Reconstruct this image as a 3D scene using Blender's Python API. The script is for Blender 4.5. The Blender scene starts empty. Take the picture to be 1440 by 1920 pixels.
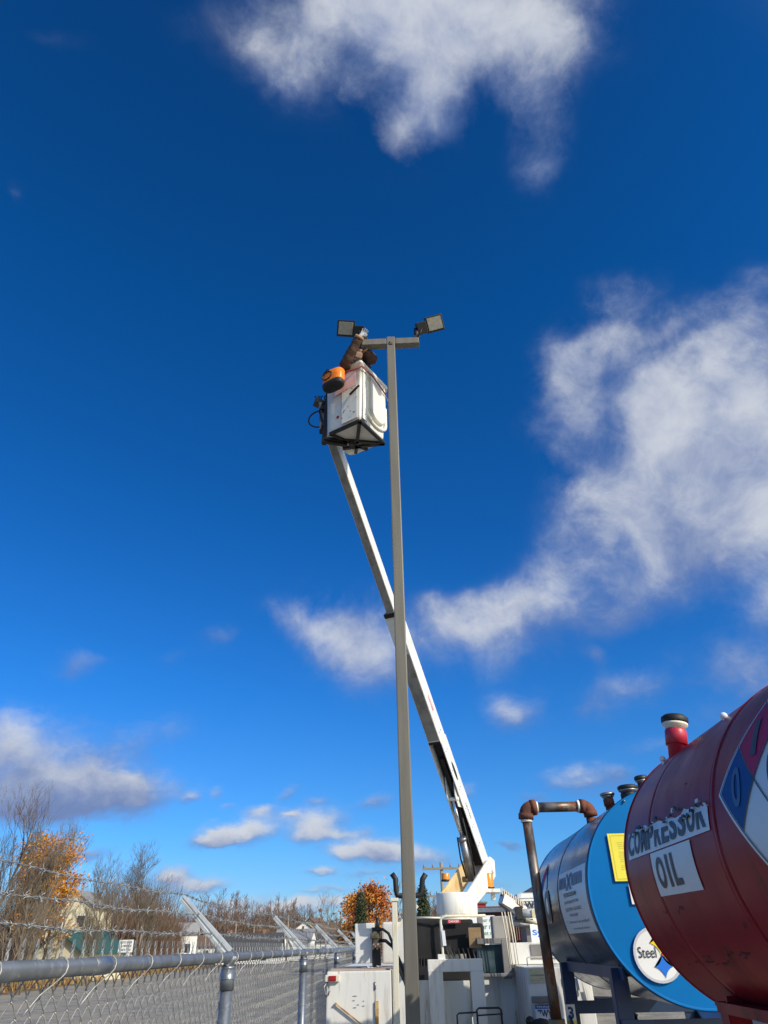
import bpy, bmesh, math, random
from mathutils import Vector, Matrix, Euler
R = math.radians
SC = bpy.context.scene
COL = SC.collection
random.seed(7)

# ------------------------------------------------------------------ camera
F_PX, PITCH, ROLL, YAW = 1272.0, R(32.6), R(-1.22), R(1.4)
CAM = Vector((0, 0, 1.84))
fw = Vector((-math.sin(YAW)*math.cos(PITCH), math.cos(YAW)*math.cos(PITCH), math.sin(PITCH)))
r0 = Vector((math.cos(YAW), math.sin(YAW), 0)); u0 = r0.cross(fw)
rt = r0*math.cos(ROLL)+u0*math.sin(ROLL); up = -r0*math.sin(ROLL)+u0*math.cos(ROLL)
cam = bpy.data.cameras.new('camera'); co = bpy.data.objects.new('camera', cam); COL.objects.link(co)
m = Matrix((rt, up, -fw)).transposed().to_4x4(); m.translation = CAM
co.matrix_world = m
cam.sensor_fit = 'VERTICAL'; cam.sensor_height = 32.0; cam.lens = 32.0*F_PX/1920.0
cam.clip_start = 0.05; cam.clip_end = 6000
SC.camera = co
SC.render.resolution_x, SC.render.resolution_y = 768, 1024

def ray(x, y):
    return (fw + rt*((x-720)/F_PX) + up*((960-y)/F_PX)).normalized()
def atY(x, y, Y): d = ray(x, y); return CAM + d*((Y-CAM.y)/d.y)
def atZ(x, y, Z): d = ray(x, y); return CAM + d*((Z-CAM.z)/d.z)
def hit(x, y, P, n): d = ray(x, y); return CAM + d*((Vector(P)-CAM).dot(n)/d.dot(n))

# ------------------------------------------------------------------ light
SUN_AZ, SUN_EL = R(50), R(32.5)          # azimuth measured from -Y towards +X
to_sun = Vector((math.sin(SUN_AZ)*math.cos(SUN_EL), -math.cos(SUN_AZ)*math.cos(SUN_EL), math.sin(SUN_EL)))
sl = bpy.data.lights.new('sun', 'SUN'); sl.energy = 4.1; sl.angle = R(0.53); sl.color = (1, .93, .82)
so = bpy.data.objects.new('sun', sl); COL.objects.link(so)
so.rotation_euler = to_sun.to_track_quat('Z', 'Y').to_euler(); so.location = (5, -8, 20)
vs = SC.view_settings
vs.view_transform = 'Standard'; vs.look = 'None'; vs.exposure = 0.0; vs.gamma = 1.0; vs.use_curve_mapping = False

# ------------------------------------------------------------------ world
W = bpy.data.worlds.new('World'); SC.world = W; W.use_nodes = True
nt = W.node_tree; nt.nodes.clear(); N = nt.nodes.new; L = nt.links.new
def setin(sock, v):
    if hasattr(v, 'is_output') or isinstance(v, bpy.types.NodeSocket): L(v, sock)
    else: sock.default_value = v
def M_(op, a, b=None, c=None, clamp=False):
    n = N('ShaderNodeMath'); n.operation = op; n.use_clamp = clamp
    setin(n.inputs[0], a)
    if b is not None: setin(n.inputs[1], b)
    if c is not None: setin(n.inputs[2], c)
    return n.outputs[0]
def V_(op, a, b=None, scale=None):
    n = N('ShaderNodeVectorMath'); n.operation = op; setin(n.inputs[0], a)
    if b is not None: setin(n.inputs[1], b)
    if scale is not None: setin(n.inputs[3], scale)
    return n.outputs[1] if op in ('DOT_PRODUCT', 'LENGTH') else n.outputs[0]
def NOISE(vec, scale, detail, rough=.55, dist=0.0):
    n = N('ShaderNodeTexNoise'); setin(n.inputs['Vector'], vec); n.inputs['Scale'].default_value = scale
    n.inputs['Detail'].default_value = detail; n.inputs['Roughness'].default_value = rough; n.inputs['Distortion'].default_value = dist
    return n
def MIX(f, a, b, typ='MIX'):
    n = N('ShaderNodeMix'); n.data_type = 'RGBA'; n.blend_type = typ
    setin(n.inputs[0], f); setin(n.inputs[6], a); setin(n.inputs[7], b); return n.outputs[2]
def RANGE(v, a, b, c=0.0, d=1.0, smooth=True):
    n = N('ShaderNodeMapRange'); n.interpolation_type = 'SMOOTHSTEP' if smooth else 'LINEAR'
    setin(n.inputs[0], v); n.inputs[1].default_value = a; n.inputs[2].default_value = b
    n.inputs[3].default_value = c; n.inputs[4].default_value = d; return n.outputs[0]
sky = N('ShaderNodeTexSky'); sky.sky_type = 'NISHITA'; sky.sun_disc = False
sky.sun_elevation = SUN_EL; sky.sun_rotation = math.pi - SUN_AZ
sky.altitude = 300; sky.air_density = 1.0; sky.dust_density = 0.3; sky.ozone_density = 3.0
SKY_STRENGTH = 0.1
D = V_('NORMALIZE', N('ShaderNodeTexCoord').outputs['Generated'])
sep = N('ShaderNodeSeparateXYZ'); L(D, sep.inputs[0]); Dz = sep.outputs[2]
# the polarised deep blue of the day: richer towards the zenith, paler at the horizon
ramp = N('ShaderNodeValToRGB'); L(Dz, ramp.inputs[0])
SKYRAMP = [(0.00, (.60, .82, 1.2)), (.12, (.34, .85, 1.42)), (.30, (.16, .80, 1.52)), (.50, (.085, .72, 1.45)), (.75, (.047, .67, 1.33)), (1.0, (.06, .50, 1.02))]
while len(ramp.color_ramp.elements) < len(SKYRAMP): ramp.color_ramp.elements.new(.5)
for e, (p_, c_) in zip(ramp.color_ramp.elements, SKYRAMP): e.position = p_; e.color = (*c_, 1)
skyc = MIX(1.0, sky.outputs[0], ramp.outputs[0], 'MULTIPLY')
# towards the sun (behind the camera) the unseen sky is paled and brightened to fill shade
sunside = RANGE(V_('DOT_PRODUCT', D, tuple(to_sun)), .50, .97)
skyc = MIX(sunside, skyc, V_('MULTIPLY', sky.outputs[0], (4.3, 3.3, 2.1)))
# clouds: soft ellipses at fixed directions in the sky, broken up by fractal noise
denom = M_('ADD', M_('ABSOLUTE', Dz), 0.12)
dv = N('ShaderNodeVectorMath'); dv.operation = 'DIVIDE'; L(D, dv.inputs[0])
cmb = N('ShaderNodeCombineXYZ'); [L(denom, cmb.inputs[i]) for i in range(3)]; L(cmb.outputs[0], dv.inputs[1])
P = dv.outputs[0]
hiw = RANGE(Dz, .16, .42)
D2 = V_('MULTIPLY', D, (1, 1, 2.0))
def WARP(hi_s, lo_s, hi_a, lo_a, det):
    a_ = V_('SCALE', V_('SUBTRACT', NOISE(D, hi_s, det, .6).outputs['Color'], (.5, .5, .5)), scale=hi_a)
    b_ = V_('SCALE', V_('SUBTRACT', NOISE(D2, lo_s, det, .6).outputs['Color'], (.5, .5, .3 if False else .5)), scale=lo_a)
    return MIX(hiw, b_, a_)
DW = V_('ADD', D, V_('ADD', WARP(3.0, 14, .20, .022, 3), WARP(10, 40, .07, .014, 4)))
CL = [  # x, y, rx, ry (photo pixels), tilt deg, weight
 (640, 40, 150, 110, 0, 1.1), (860, 30, 210, 130, 0, 1.4), (760, 150, 130, 110, 0, .9), (780, 245, 66, 85, 0, 1.2), (560, 130, 100, 80, 0, .7),
 (1000, 80, 80, 100, 0, .8), (950, 190, 90, 70, 0, .42), (1000, 275, 55, 90, 10, .42), (1020, 350, 28, 60, 20, .38),
 (1000, 1130, 90, 45, -15, .7), (940, 1150, 80, 40, -10, .55), (1100, 700, 90, 30, -50, .5), (1230, 620, 120, 28, -25, .5), (1080, 800, 60, 28, -60, .45), (1330, 640, 110, 25, -20, .45), (1400, 560, 60, 30, -40, .25),
 (1190, 720, 110, 80, 0, .62), (1110, 790, 70, 60, 0, .4), (1240, 780, 100, 70, 0, .9),
 (1290, 860, 190, 120, -35, 1.6), (1400, 800, 120, 150, 0, 1.1), (1300, 720, 130, 60, -20, .6), (1150, 660, 110, 60, -30, .62), (1160, 565, 60, 50, 0, .5), (1210, 740, 80, 60, 0, .6),
 (1060, 740, 45, 65, 0, .6), (1090, 850, 50, 90, -15, .5), (1400, 640, 90, 60, 0, .38), (1180, 960, 100, 90, -35, .9), (1370, 980, 130, 80, 0, 1.0),
 (1060, 1060, 90, 55, -20, .62), (1200, 1090, 85, 75, 0, 1.1), (1120, 1150, 90, 40, 0, .5), (1415, 1110, 65, 75, 0, 1.1), (1290, 1010, 70, 50, 0, .5),
 (640, 1195, 90, 55, 10, .95), (700, 1240, 80, 55, 0, .8), (590, 1180, 50, 35, 0, .5), (870, 1150, 75, 45, -15, .85), (930, 1210, 110, 50, 0, .6), (1115, 1215, 30, 25, 0, .5),
 (1175, 1285, 78, 30, -15, .95), (1110, 1330, 45, 25, 0, .5), (960, 1338, 50, 28, 0, 1.2), (1390, 1230, 75, 38, -10, .8), (1420, 1290, 80, 45, 0, .8),
 (165, 1228, 48, 28, 15, .85), (415, 1195, 34, 28, 0, .42), (340, 1240, 30, 18, -30, .25),
 (60, 1430, 150, 70, 12, 1.4), (210, 1490, 120, 42, 5, 1.4), (50, 1500, 150, 40, 0, 1.2), (290, 1385, 80, 32, -12, .55), (20, 1370, 60, 40, 0, .8), (358, 1497, 22, 14, 0, .6),
 (455, 1560, 72, 24, -8, 1.3), (385, 1580, 34, 11, 0, .9), (415, 1566, 30, 14, 0, .7), (595, 1543, 50, 30, 0, 1.1), (575, 1570, 28, 16, 0, .7), (650, 1562, 60, 12, 0, .7), (700, 1503, 40, 13, -8, .7), (680, 1592, 66, 22, 0, 1.1), (640, 1600, 26, 14, 0, .8), (735, 1600, 50, 20, 0, .9), (805, 1612, 60, 24, 0, .8),
 (598, 1498, 30, 11, 0, .6), (485, 1522, 34, 12, 0, .7), (540, 1486, 22, 13, -20, .6), (545, 1528, 18, 8, 0, .8), (405, 1490, 14, 12, -30, .45), (425, 1515, 16, 8, 0, .4), (600, 1633, 34, 8, 0, 1.0), (690, 1640, 50, 9, 0, .6), (1090, 1466, 62, 20, -8, 1.0), (1160, 1450, 40, 16, 0, .6), (1010, 1498, 34, 10, 0, .5), (320, 1645, 40, 18, 10, 1.4), (375, 1662, 56, 13, 0, 1.1),
 (150, 1608, 60, 14, 0, .9), (430, 1692, 70, 10, 0, .8), (540, 1690, 60, 9, 0, .8), (640, 1684, 50, 8, 0, .7), (500, 1708, 190, 14, 0, 1.0), (580, 1668, 20, 5, 0, .6), (625, 1666, 26, 5, 0, .6), (890, 1655, 60, 12, 0, .6), (960, 1585, 34, 7, 0, .7), (870, 1480, 20, 12, 0, .5), (1230, 1405, 80, 16, -10, .35), (1350, 1350, 60, 22, 0, .35),
 (60, 95, 70, 25, 0, .12), (350, 30, 80, 30, 0, .12), (0, 400, 18, 24, 0, .25)]
tot = None; hsum = None
for (x, y, rx, ry, tl, w) in CL:
    low_ = y > 1480 or rx < 35; w = w*1.75 if low_ else (w*1.3 if y > 1440 else w*1.1); rx, ry = (rx*1.18, ry*1.22) if (y > 1150 and not low_) else ((rx*1.25, ry*1.3) if low_ else (rx, ry))
    c = ray(x, y); ax = (ray(x+rx, y)-ray(x-rx, y))/2; ay = (ray(x, y-ry)-ray(x, y+ry))/2
    a, b = ax.length, ay.length; ca, sa = math.cos(R(-tl)), math.sin(R(-tl)); ax.normalize(); ay.normalize()
    # tilt given as seen in the picture: negative rises to the right
    e1 = (ax*math.cos(R(tl))-ay*math.sin(R(tl)))/a; e2 = (ax*math.sin(R(tl))+ay*math.cos(R(tl)))/b
    n1 = N('ShaderNodeVectorMath'); n1.operation = 'DOT_PRODUCT'; L(DW, n1.inputs[0]); n1.inputs[1].default_value = e1
    n2 = N('ShaderNodeVectorMath'); n2.operation = 'DOT_PRODUCT'; L(DW, n2.inputs[0]); n2.inputs[1].default_value = e2
    u = M_('SUBTRACT', n1.outputs[1], e1.dot(c)); v = M_('SUBTRACT', n2.outputs[1], e2.dot(c))
    q = M_('MULTIPLY_ADD', u, u, M_('MULTIPLY', v, v))
    g = M_('MULTIPLY', M_('EXPONENT', M_('MULTIPLY', q, -1.9 if low_ else -1.15)), w)
    hz = M_('MULTIPLY', g, v)
    tot = g if tot is None else M_('ADD', tot, g); hsum = hz if hsum is None else M_('ADD', hsum, hz)
front = RANGE(V_('DOT_PRODUCT', D, (0, 1, .2)), -0.05, .05)
tot = M_('MULTIPLY', tot, front)
# a scatter of similar clouds over the rest of the sky
gen = NOISE(P, 1.6, 5, .5); other = M_('MULTIPLY', RANGE(gen.outputs[0], .56, .78, 0, 1.0), M_('SUBTRACT', 1.0, RANGE(V_('DOT_PRODUCT', D, fw), .45, .62)))
tot = M_('ADD', tot, other)
DQ = V_('ADD', D, WARP(5, 20, .10, .03, 3))
fbh = NOISE(DQ, 5.0, 14, .68); fbl = NOISE(V_('MULTIPLY', DQ, (1, 1, 1.8)), 17, 12, .66)
fbv = M_('ADD', M_('MULTIPLY', fbh.outputs[0], hiw), M_('MULTIPLY', fbl.outputs[0], M_('SUBTRACT', 1.0, hiw)))
edge = M_('MULTIPLY', M_('SUBTRACT', fbv, .5), M_('MULTIPLY_ADD', hiw, 1.5, 2.0))
edge = M_('MULTIPLY', edge, M_('MULTIPLY', RANGE(tot, 0.0, .40), RANGE(tot, .9, 2.4, 1.0, .55)))
dens = M_('ADD', tot, edge)
alpha = M_('MULTIPLY', RANGE(dens, .0, 2.1), .97)
rel = M_('DIVIDE', hsum, M_('ADD', tot, .15))
lowf = RANGE(Dz, .1, .55, 1, .35); greyl = RANGE(Dz, .08, .30, .22, 0.0)
shn = NOISE(V_('ADD', DQ, (0, 0, .03)), 6.5, 8, .6)
bright = M_('ADD', M_('MULTIPLY', rel, M_('MULTIPLY', lowf, .62)), M_('MULTIPLY_ADD', M_('SUBTRACT', shn.outputs[0], .5), 2.6, .34))
bright = RANGE(M_('ADD', M_('SUBTRACT', bright, greyl), M_('MULTIPLY', RANGE(dens, .6, 2.0), .42)), .0, 1.1)
cc = MIX(bright, (.17, .245, .47, 1), (.64, .675, .74, 1))
ccs = V_('SCALE', cc, scale=1/SKY_STRENGTH)
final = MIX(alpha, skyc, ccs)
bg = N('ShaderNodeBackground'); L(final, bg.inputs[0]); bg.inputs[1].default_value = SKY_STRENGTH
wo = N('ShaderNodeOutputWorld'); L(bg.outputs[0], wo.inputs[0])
W.cycles.sampling_method = 'MANUAL'; W.cycles.sample_map_resolution = 512

# ------------------------------------------------------------------ materials
def mat(name, c1, c2=None, scale=4, lo=.45, hi=.65, rough=.5, metal=0, bump=0, bscale=40, stretch=(1, 1, 1), coat=0, c3=None, s3=1.2, lo3=.6, hi3=.72, rvar=0, detail=6, emit=None):
    global nt, N, L
    mt = bpy.data.materials.new(name); mt.use_nodes = True; nt = mt.node_tree; N = nt.nodes.new; L = nt.links.new
    b = nt.nodes['Principled BSDF']; b.inputs['Roughness'].default_value = rough; b.inputs['Metallic'].default_value = metal
    b.inputs['Coat Weight'].default_value = coat
    b.inputs['Base Color'].default_value = (*c1, 1)
    tc = N('ShaderNodeTexCoord').outputs['Object']
    mp = N('ShaderNodeMapping'); L(tc, mp.inputs[0]); mp.inputs['Scale'].default_value = stretch
    if c2:
        n1 = NOISE(mp.outputs[0], scale, detail, .6); f = RANGE(n1.outputs[0], lo, hi)
        col = MIX(f, (*c1, 1), (*c2, 1))
        if c3:
            n3 = NOISE(mp.outputs[0], s3, 8, .65); col = MIX(RANGE(n3.outputs[0], lo3, hi3), col, (*c3, 1))
        L(col, b.inputs['Base Color'])
        if rvar: L(RANGE(n1.outputs[0], .3, .7, rough-rvar, rough+rvar), b.inputs['Roughness'])
    if bump:
        n2 = NOISE(tc, bscale, 5, .6); bp = N('ShaderNodeBump'); bp.inputs['Strength'].default_value = bump; bp.inputs['Distance'].default_value = .01
        L(n2.outputs[0], bp.inputs['Height']); L(bp.outputs[0], b.inputs['Normal'])
    return mt
WHITE = mat('white_truck_paint', (.77, .755, .70), (.50, .47, .39), 3.0, .46, .76, .42, rvar=.08, stretch=(5, 5, .7), c3=(.40, .24, .10), s3=1.6, lo3=.62, hi3=.74, bump=.05)
CREAM = mat('cream_paint', (.74, .70, .56), (.60, .45, .22), 3.0, .5, .75, .5, stretch=(3, 3, .8), c3=(.30, .13, .05), s3=4, lo3=.68, hi3=.75)
ORANGEW = mat('stained_white_paint', (.72, .55, .30), (.62, .35, .10), 4, .4, .7, .55)
BOOMW = mat('boom_white_gelcoat', (.74, .735, .70), (.60, .59, .54), 2.2, .45, .75, .32, rvar=.06, stretch=(2, 2, 2))
GREYP = mat('grey_box_paint', (.22, .21, .20), (.16, .15, .14), 3, .4, .7, .5)
BLACKV = mat('black_vinyl', (.010, .010, .011), (.018, .018, .02), 5, .4, .7, .85, bump=.25, bscale=9)
BLACKM = mat('black_metal', (.014, .013, .013), (.035, .028, .022), 9, .5, .75, .5)
RUBBER = mat('black_rubber', (.012, .012, .012), (.03, .03, .03), 8, .5, .8, .6)
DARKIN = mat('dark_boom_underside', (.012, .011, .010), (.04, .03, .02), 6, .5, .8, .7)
STEEL = mat('worn_steel', (.30, .30, .30), (.16, .15, .14), 6, .4, .7, .42, .7)
CHROME = mat('polished_rod', (.8, .8, .8), rough=.12, metal=1)
GALV = mat('galvanised_steel', (.27, .295, .325), (.19, .21, .235), 14, .4, .65, .38, .65, rvar=.08, c3=(.42, .43, .44), s3=30, lo3=.55, hi3=.7)
WIRE = mat('galvanised_wire', (.42, .42, .40), (.27, .27, .26), 25, .4, .65, .42, .35)
ARMG = mat('galvanised_arm', (.55, .57, .57), (.42, .44, .44), 12, .4, .7, .45, .3)
POLE = mat('bronze_pole_paint', (.168, .155, .122), (.135, .125, .10), 2, .35, .7, .42, bump=.03, stretch=(6, 6, .5), c3=(.25, .23, .18), s3=3, lo3=.66, hi3=.8)
RUST = mat('rusty_iron', (.16, .045, .02), (.07, .03, .02), 14, .4, .65, .8, bump=.3, bscale=60)
PIPE = mat('weathered_pipe', (.085, .07, .06), (.27, .235, .20), 7, .40, .64, .42, .5, c3=(.19, .075, .035), s3=11, lo3=.50, hi3=.60, stretch=(1, 1, .5))
TAPE = mat('white_thread_tape', (.78, .76, .72), rough=.6)
RED = mat('red_tank_paint', (.30, .018, .024), (.235, .016, .021), 2.4, .38, .66, .34, rvar=.06, c3=(.10, .018, .014), s3=3.2, lo3=.60, hi3=.70, bump=.05, bscale=9, stretch=(1.6, 1.6, .45))
REDN = mat('bright_red_paint', (.52, .03, .06), (.42, .025, .045), 5, .4, .7, .4)
BLUE = mat('blue_tank_end_paint', (.0, .15, .44), (.0, .135, .39), 2.0, .4, .7, .5, rvar=.04); BLUE.node_tree.nodes['Principled BSDF'].inputs['Specular IOR Level'].default_value = .12
NAVY = mat('dark_tank_shell', (.014, .030, .062), (.022, .036, .062), 3.0, .4, .7, .2, metal=.08, rvar=.05, bump=.06, bscale=7, c3=(.015, .02, .03), s3=5, lo3=.66, hi3=.75)
NAVYS = mat('blue_stand_paint', (.012, .04, .11), (.008, .025, .07), 6, .4, .7, .4)
STICK = mat('white_sticker', (.66, .68, .66), (.55, .57, .56), 5, .5, .8, .35)
STICKW = mat('bright_white_sticker', (.80, .80, .79), (.74, .74, .73), 3, .5, .8, .35)
YEL = mat('yellow_sheet', (.85, .74, .07), (.78, .67, .06), 4, .5, .8, .45)
YTXT = mat('yellow_sheet_print', (.30, .25, .03), rough=.5)
INK = mat('dark_lettering', (.018, .022, .035), (.04, .045, .06), 15, .5, .75, .45)
INKB = mat('blue_lettering', (.012, .06, .17), (.02, .08, .2), 8, .5, .8, .4)
GREYT = mat('grey_small_print', (.16, .17, .17), rough=.5)
NB = mat('diamond_blue', (.003, .075, .25), (.005, .06, .21), 5, .5, .8, .6)
NR = mat('diamond_faded_red', (.46, .02, .10), (.34, .03, .06), 6, .4, .7, .6)
for m_, v_ in ((NB, .2), (NR, .2), (RED, .12)): m_.node_tree.nodes['Principled BSDF'].inputs['Specular IOR Level'].default_value = v_
LOGOY = mat('logo_yellow', (.86, .62, .01), rough=.4); LOGOR = mat('logo_orange', (.80, .13, .02), rough=.4)
LOGOB = mat('logo_blue', (.005, .16, .68), rough=.4); LOGOG = mat('logo_grey_ring', (.50, .52, .58), rough=.4)
SRED = mat('red_letter', (.6, .01, .03), rough=.4)
ORG = mat('orange_bag_vinyl', (.95, .25, .01), (.85, .20, .01), 5, .4, .7, .42, bump=.15, bscale=12)
AMBER = mat('amber_beacon', (.75, .26, .02), (.62, .20, .02), 10, .4, .7, .3, stretch=(1, 1, 6))
JACK = mat('brown_duck_jacket', (.10, .052, .034), (.05, .028, .020), 14, .4, .7, .88, bump=.5, bscale=30)
JACKT = mat('tan_work_cloth', (.42, .27, .17), (.30, .19, .12), 12, .4, .7, .9, bump=.5, bscale=30)
GLOVE = mat('grey_glove', (.55, .56, .58), (.30, .31, .33), 22, .4, .65, .8, bump=.3, bscale=50)
SKIN = mat('skin', (.50, .28, .20), rough=.5); HAIR = mat('dark_knit', (.04, .03, .025), (.07, .05, .04), 40, .4, .7, .9)
LENS = mat('floodlight_lens', (.36, .345, .29), (.30, .285, .24), 25, .4, .6, .25)
REDLENS = mat('red_marker_lens', (.35, .01, .01), rough=.2); PINKR = mat('faded_pink_patch', (.72, .42, .38), (.78, .62, .57), 6, .35, .7, .5)
REDTAG = mat('red_tag', (.6, .02, .03), rough=.4); PAPER = mat('white_card', (.78, .80, .83), rough=.6)
BEIGE = mat('beige_plaque', (.66, .58, .36), (.58, .50, .30), 9, .4, .7, .55)
PLY = mat('plywood_board', (.34, .23, .12), (.26, .17, .08), 4, .4, .7, .8, stretch=(1, 1, 9))
GLASS = mat('dusty_glass', (.05, .09, .10), (.14, .19, .20), 3, .45, .7, .08, metal=.2)
GRAV = None
def ground_mat():
    global nt, N, L
    mt = bpy.data.materials.new('gravel_lot'); mt.use_nodes = True; nt = mt.node_tree; N = nt.nodes.new; L = nt.links.new
    b = nt.nodes['Principled BSDF']; b.inputs['Roughness'].default_value = .95
    tc = N('ShaderNodeTexCoord').outputs['Object']
    a = NOISE(tc, 9, 8, .75); c = NOISE(tc, .25, 5, .6); st = NOISE(tc, 60, 3, .6)
    col = MIX(RANGE(a.outputs[0], .35, .65), (.18, .165, .14, 1), (.37, .335, .275, 1))
    md = NOISE(tc, 1.1, 6, .7); col = MIX(RANGE(md.outputs[0], .42, .62), col, (.15, .14, .115, 1)); col = MIX(RANGE(c.outputs[0], .48, .66), col, (.29, .25, .18, 1))
    col = MIX(RANGE(st.outputs[0], .58, .62), col, (.48, .45, .39, 1)); L(col, b.inputs['Base Color'])
    bp = N('ShaderNodeBump'); bp.inputs['Strength'].default_value = .8; bp.inputs['Distance'].default_value = .03
    L(a.outputs[0], bp.inputs['Height']); L(bp.outputs[0], b.inputs['Normal']); return mt
GRAV = ground_mat()
GRASSM = mat('autumn_grass', (.12, .12, .035), (.22, .15, .06), 2.5, .4, .62, .95, bump=.8, bscale=20, c3=(.26, .11, .045), s3=.35, lo3=.48, hi3=.6)
ROADM = mat('asphalt', (.055, .055, .056), (.08, .08, .078), 3, .4, .7, .9)

# ------------------------------------------------------------------ mesh helpers
class MB:
    def __init__(s): s.bm = bmesh.new(); s.mats = []
    def mi(s, m):
        if m is None: return 0
        if m not in s.mats: s.mats.append(m)
        return s.mats.index(m)
    def face(s, vs, m=None, smooth=False):
        try: f = s.bm.faces.new(vs)
        except ValueError: return None
        f.material_index = s.mi(m); f.smooth = smooth; return f
    def poly(s, pts, m=None): return s.face([s.bm.verts.new(p) for p in pts], m)
    def box(s, c, size, rot=None, m=None, bev=0):
        c = Vector(c); h = Vector(size)/2
        rm = rot if isinstance(rot, Matrix) else (Euler(rot).to_matrix() if rot else Matrix.Identity(3))
        vs = [s.bm.verts.new(c + rm @ Vector((x*h.x, y*h.y, z*h.z))) for x in (-1, 1) for y in (-1, 1) for z in (-1, 1)]
        fs = [s.face([vs[i] for i in q], m) for q in ((0, 1, 3, 2), (4, 6, 7, 5), (0, 4, 5, 1), (2, 3, 7, 6), (0, 2, 6, 4), (1, 5, 7, 3))]
        if bev:
            es = list({e for f in fs for e in f.edges})
            r = bmesh.ops.bevel(s.bm, geom=es, offset=bev, segments=2, affect='EDGES', profile=.6, clamp_overlap=True)
        return s
    def bar(s, p, q, w, h, m=None, upv=(0, 0, 1), bev=0):
        p, q = Vector(p), Vector(q); d = (q-p); l = d.length; d.normalize(); uv = Vector(upv)
        if abs(d.dot(uv)) > .98: uv = Vector((0, 1, 0))
        sd = d.cross(uv).normalized(); u2 = sd.cross(d).normalized()
        rm = Matrix((sd, d, u2)).transposed()
        return s.box((p+q)/2, (w, l, h), rm, m, bev)
    def tube(s, pts, r, n=8, m=None, caps=True, closed=False, smooth=True):
        pts = [Vector(p) for p in pts]; k = len(pts); rs = r if isinstance(r, (list, tuple)) else [r]*k
        rings = []; prev = None
        for i, p in enumerate(pts):
            if closed: t = pts[(i+1) % k]-pts[i-1]
            else: t = pts[min(i+1, k-1)]-pts[max(i-1, 0)]
            if t.length < 1e-9: t = Vector((0, 0, 1))
            t.normalize()
            if prev is None:
                a = Vector((0, 0, 1)) if abs(t.z) < .9 else Vector((1, 0, 0)); prev = t.cross(a).normalized()
            prev = (prev - t*prev.dot(t)); prev = prev.normalized() if prev.length > 1e-6 else t.orthogonal().normalized()
            b = t.cross(prev)
            rings.append([s.bm.verts.new(p + (prev*math.cos(2*math.pi*j/n)+b*math.sin(2*math.pi*j/n))*rs[i]) for j in range(n)])
        for i in range(k if closed else k-1):
            A, B = rings[i], rings[(i+1) % k]
            for j in range(n): s.face((A[j], A[(j+1) % n], B[(j+1) % n], B[j]), m, smooth)
        if caps and not closed: s.face(rings[0][::-1], m); s.face(rings[-1], m)
        return s
    def cyl(s, p, q, r1, r2=None, n=24, m=None, caps=True): return s.tube([p, q], [r1, r1 if r2 is None else r2], n, m, caps)
    def lathe(s, o, axis, prof, n=32, m=None, caps=True):
        o = Vector(o); ax = Vector(axis).normalized(); a = ax.orthogonal().normalized(); b = ax.cross(a); rings = []
        for (r, h) in prof:
            rings.append([s.bm.verts.new(o+ax*h+(a*math.cos(2*math.pi*j/n)+b*math.sin(2*math.pi*j/n))*max(r, 1e-4)) for j in range(n)])
        for A, B in zip(rings, rings[1:]):
            for j in range(n): s.face((A[j], A[(j+1) % n], B[(j+1) % n], B[j]), m, True)
        for i_ in range(len(prof)-1):
            if abs(prof[i_][0]-prof[i_+1][0]) > 3*abs(prof[i_][1]-prof[i_+1][1]):
                for j in range(n):
                    for f in set(rings[i_][j].link_faces) & set(rings[i_+1][j].link_faces): f.smooth = False
        if caps: s.face(rings[0][::-1], m); s.face(rings[-1], m)
        return s
    def prism(s, pts, off, m=None):
        off = Vector(off); A = [s.bm.verts.new(Vector(p)) for p in pts]; B = [s.bm.verts.new(Vector(p)+off) for p in pts]
        s.face(A[::-1], m); s.face(B, m); k = len(A)
        for i in range(k): s.face((A[i], A[(i+1) % k], B[(i+1) % k], B[i]), m)
        return s
    def ball(s, c, r, m=None, sc=(1, 1, 1), n=12):
        k = n//2; prof = [(math.sin(math.pi*i/k), -math.cos(math.pi*i/k)) for i in range(k+1)]; c = Vector(c); rings = []
        for (a, h) in prof: rings.append([s.bm.verts.new(c+Vector((max(a, .01)*math.cos(2*math.pi*j/n)*r*sc[0], max(a, .01)*math.sin(2*math.pi*j/n)*r*sc[1], h*r*sc[2]))) for j in range(n)])
        for A, B in zip(rings, rings[1:]):
            for j in range(n): s.face((A[j], A[(j+1) % n], B[(j+1) % n], B[j]), m, True)
        return s
    def build(s, name, m=None, parent=None, loc=None, recalc=True, auto=None):
        if recalc: bmesh.ops.recalc_face_normals(s.bm, faces=s.bm.faces)
        me = bpy.data.meshes.new(name); s.bm.to_mesh(me); s.bm.free()
        if s.mats:
            for x in s.mats: me.materials.append(x)
        elif m: me.materials.append(m)
        o = bpy.data.objects.new(name, me); COL.objects.link(o)
        if parent is not None:
            o.parent = parent; o.matrix_parent_inverse = Matrix.Translation(parent.location).inverted() if not parent.rotation_euler.z else parent_inv(parent)
        if loc: o.location = loc
        return o
def parent_inv(p): return (Matrix.Translation(p.location) @ p.rotation_euler.to_matrix().to_4x4()).inverted()
def tag(o, label=None, cat=None, group=None, kind=None):
    if label: o['label'] = label
    if cat: o['category'] = cat
    if group: o['group'] = group
    if kind: o['kind'] = kind
    return o
def thing(name, loc, label, cat, group=None):
    o = bpy.data.objects.new(name, None); COL.objects.link(o); o.location = loc; o.empty_display_size = .2
    return tag(o, label, cat, group)
def copy_tree(o, parent=None, **kw):
    c = o.copy(); COL.objects.link(c)
    if parent is not None: c.parent = parent
    for ch in list(o.children): copy_tree(ch, c)
    for k, v in kw.items(): c[k] = v
    return c
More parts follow.
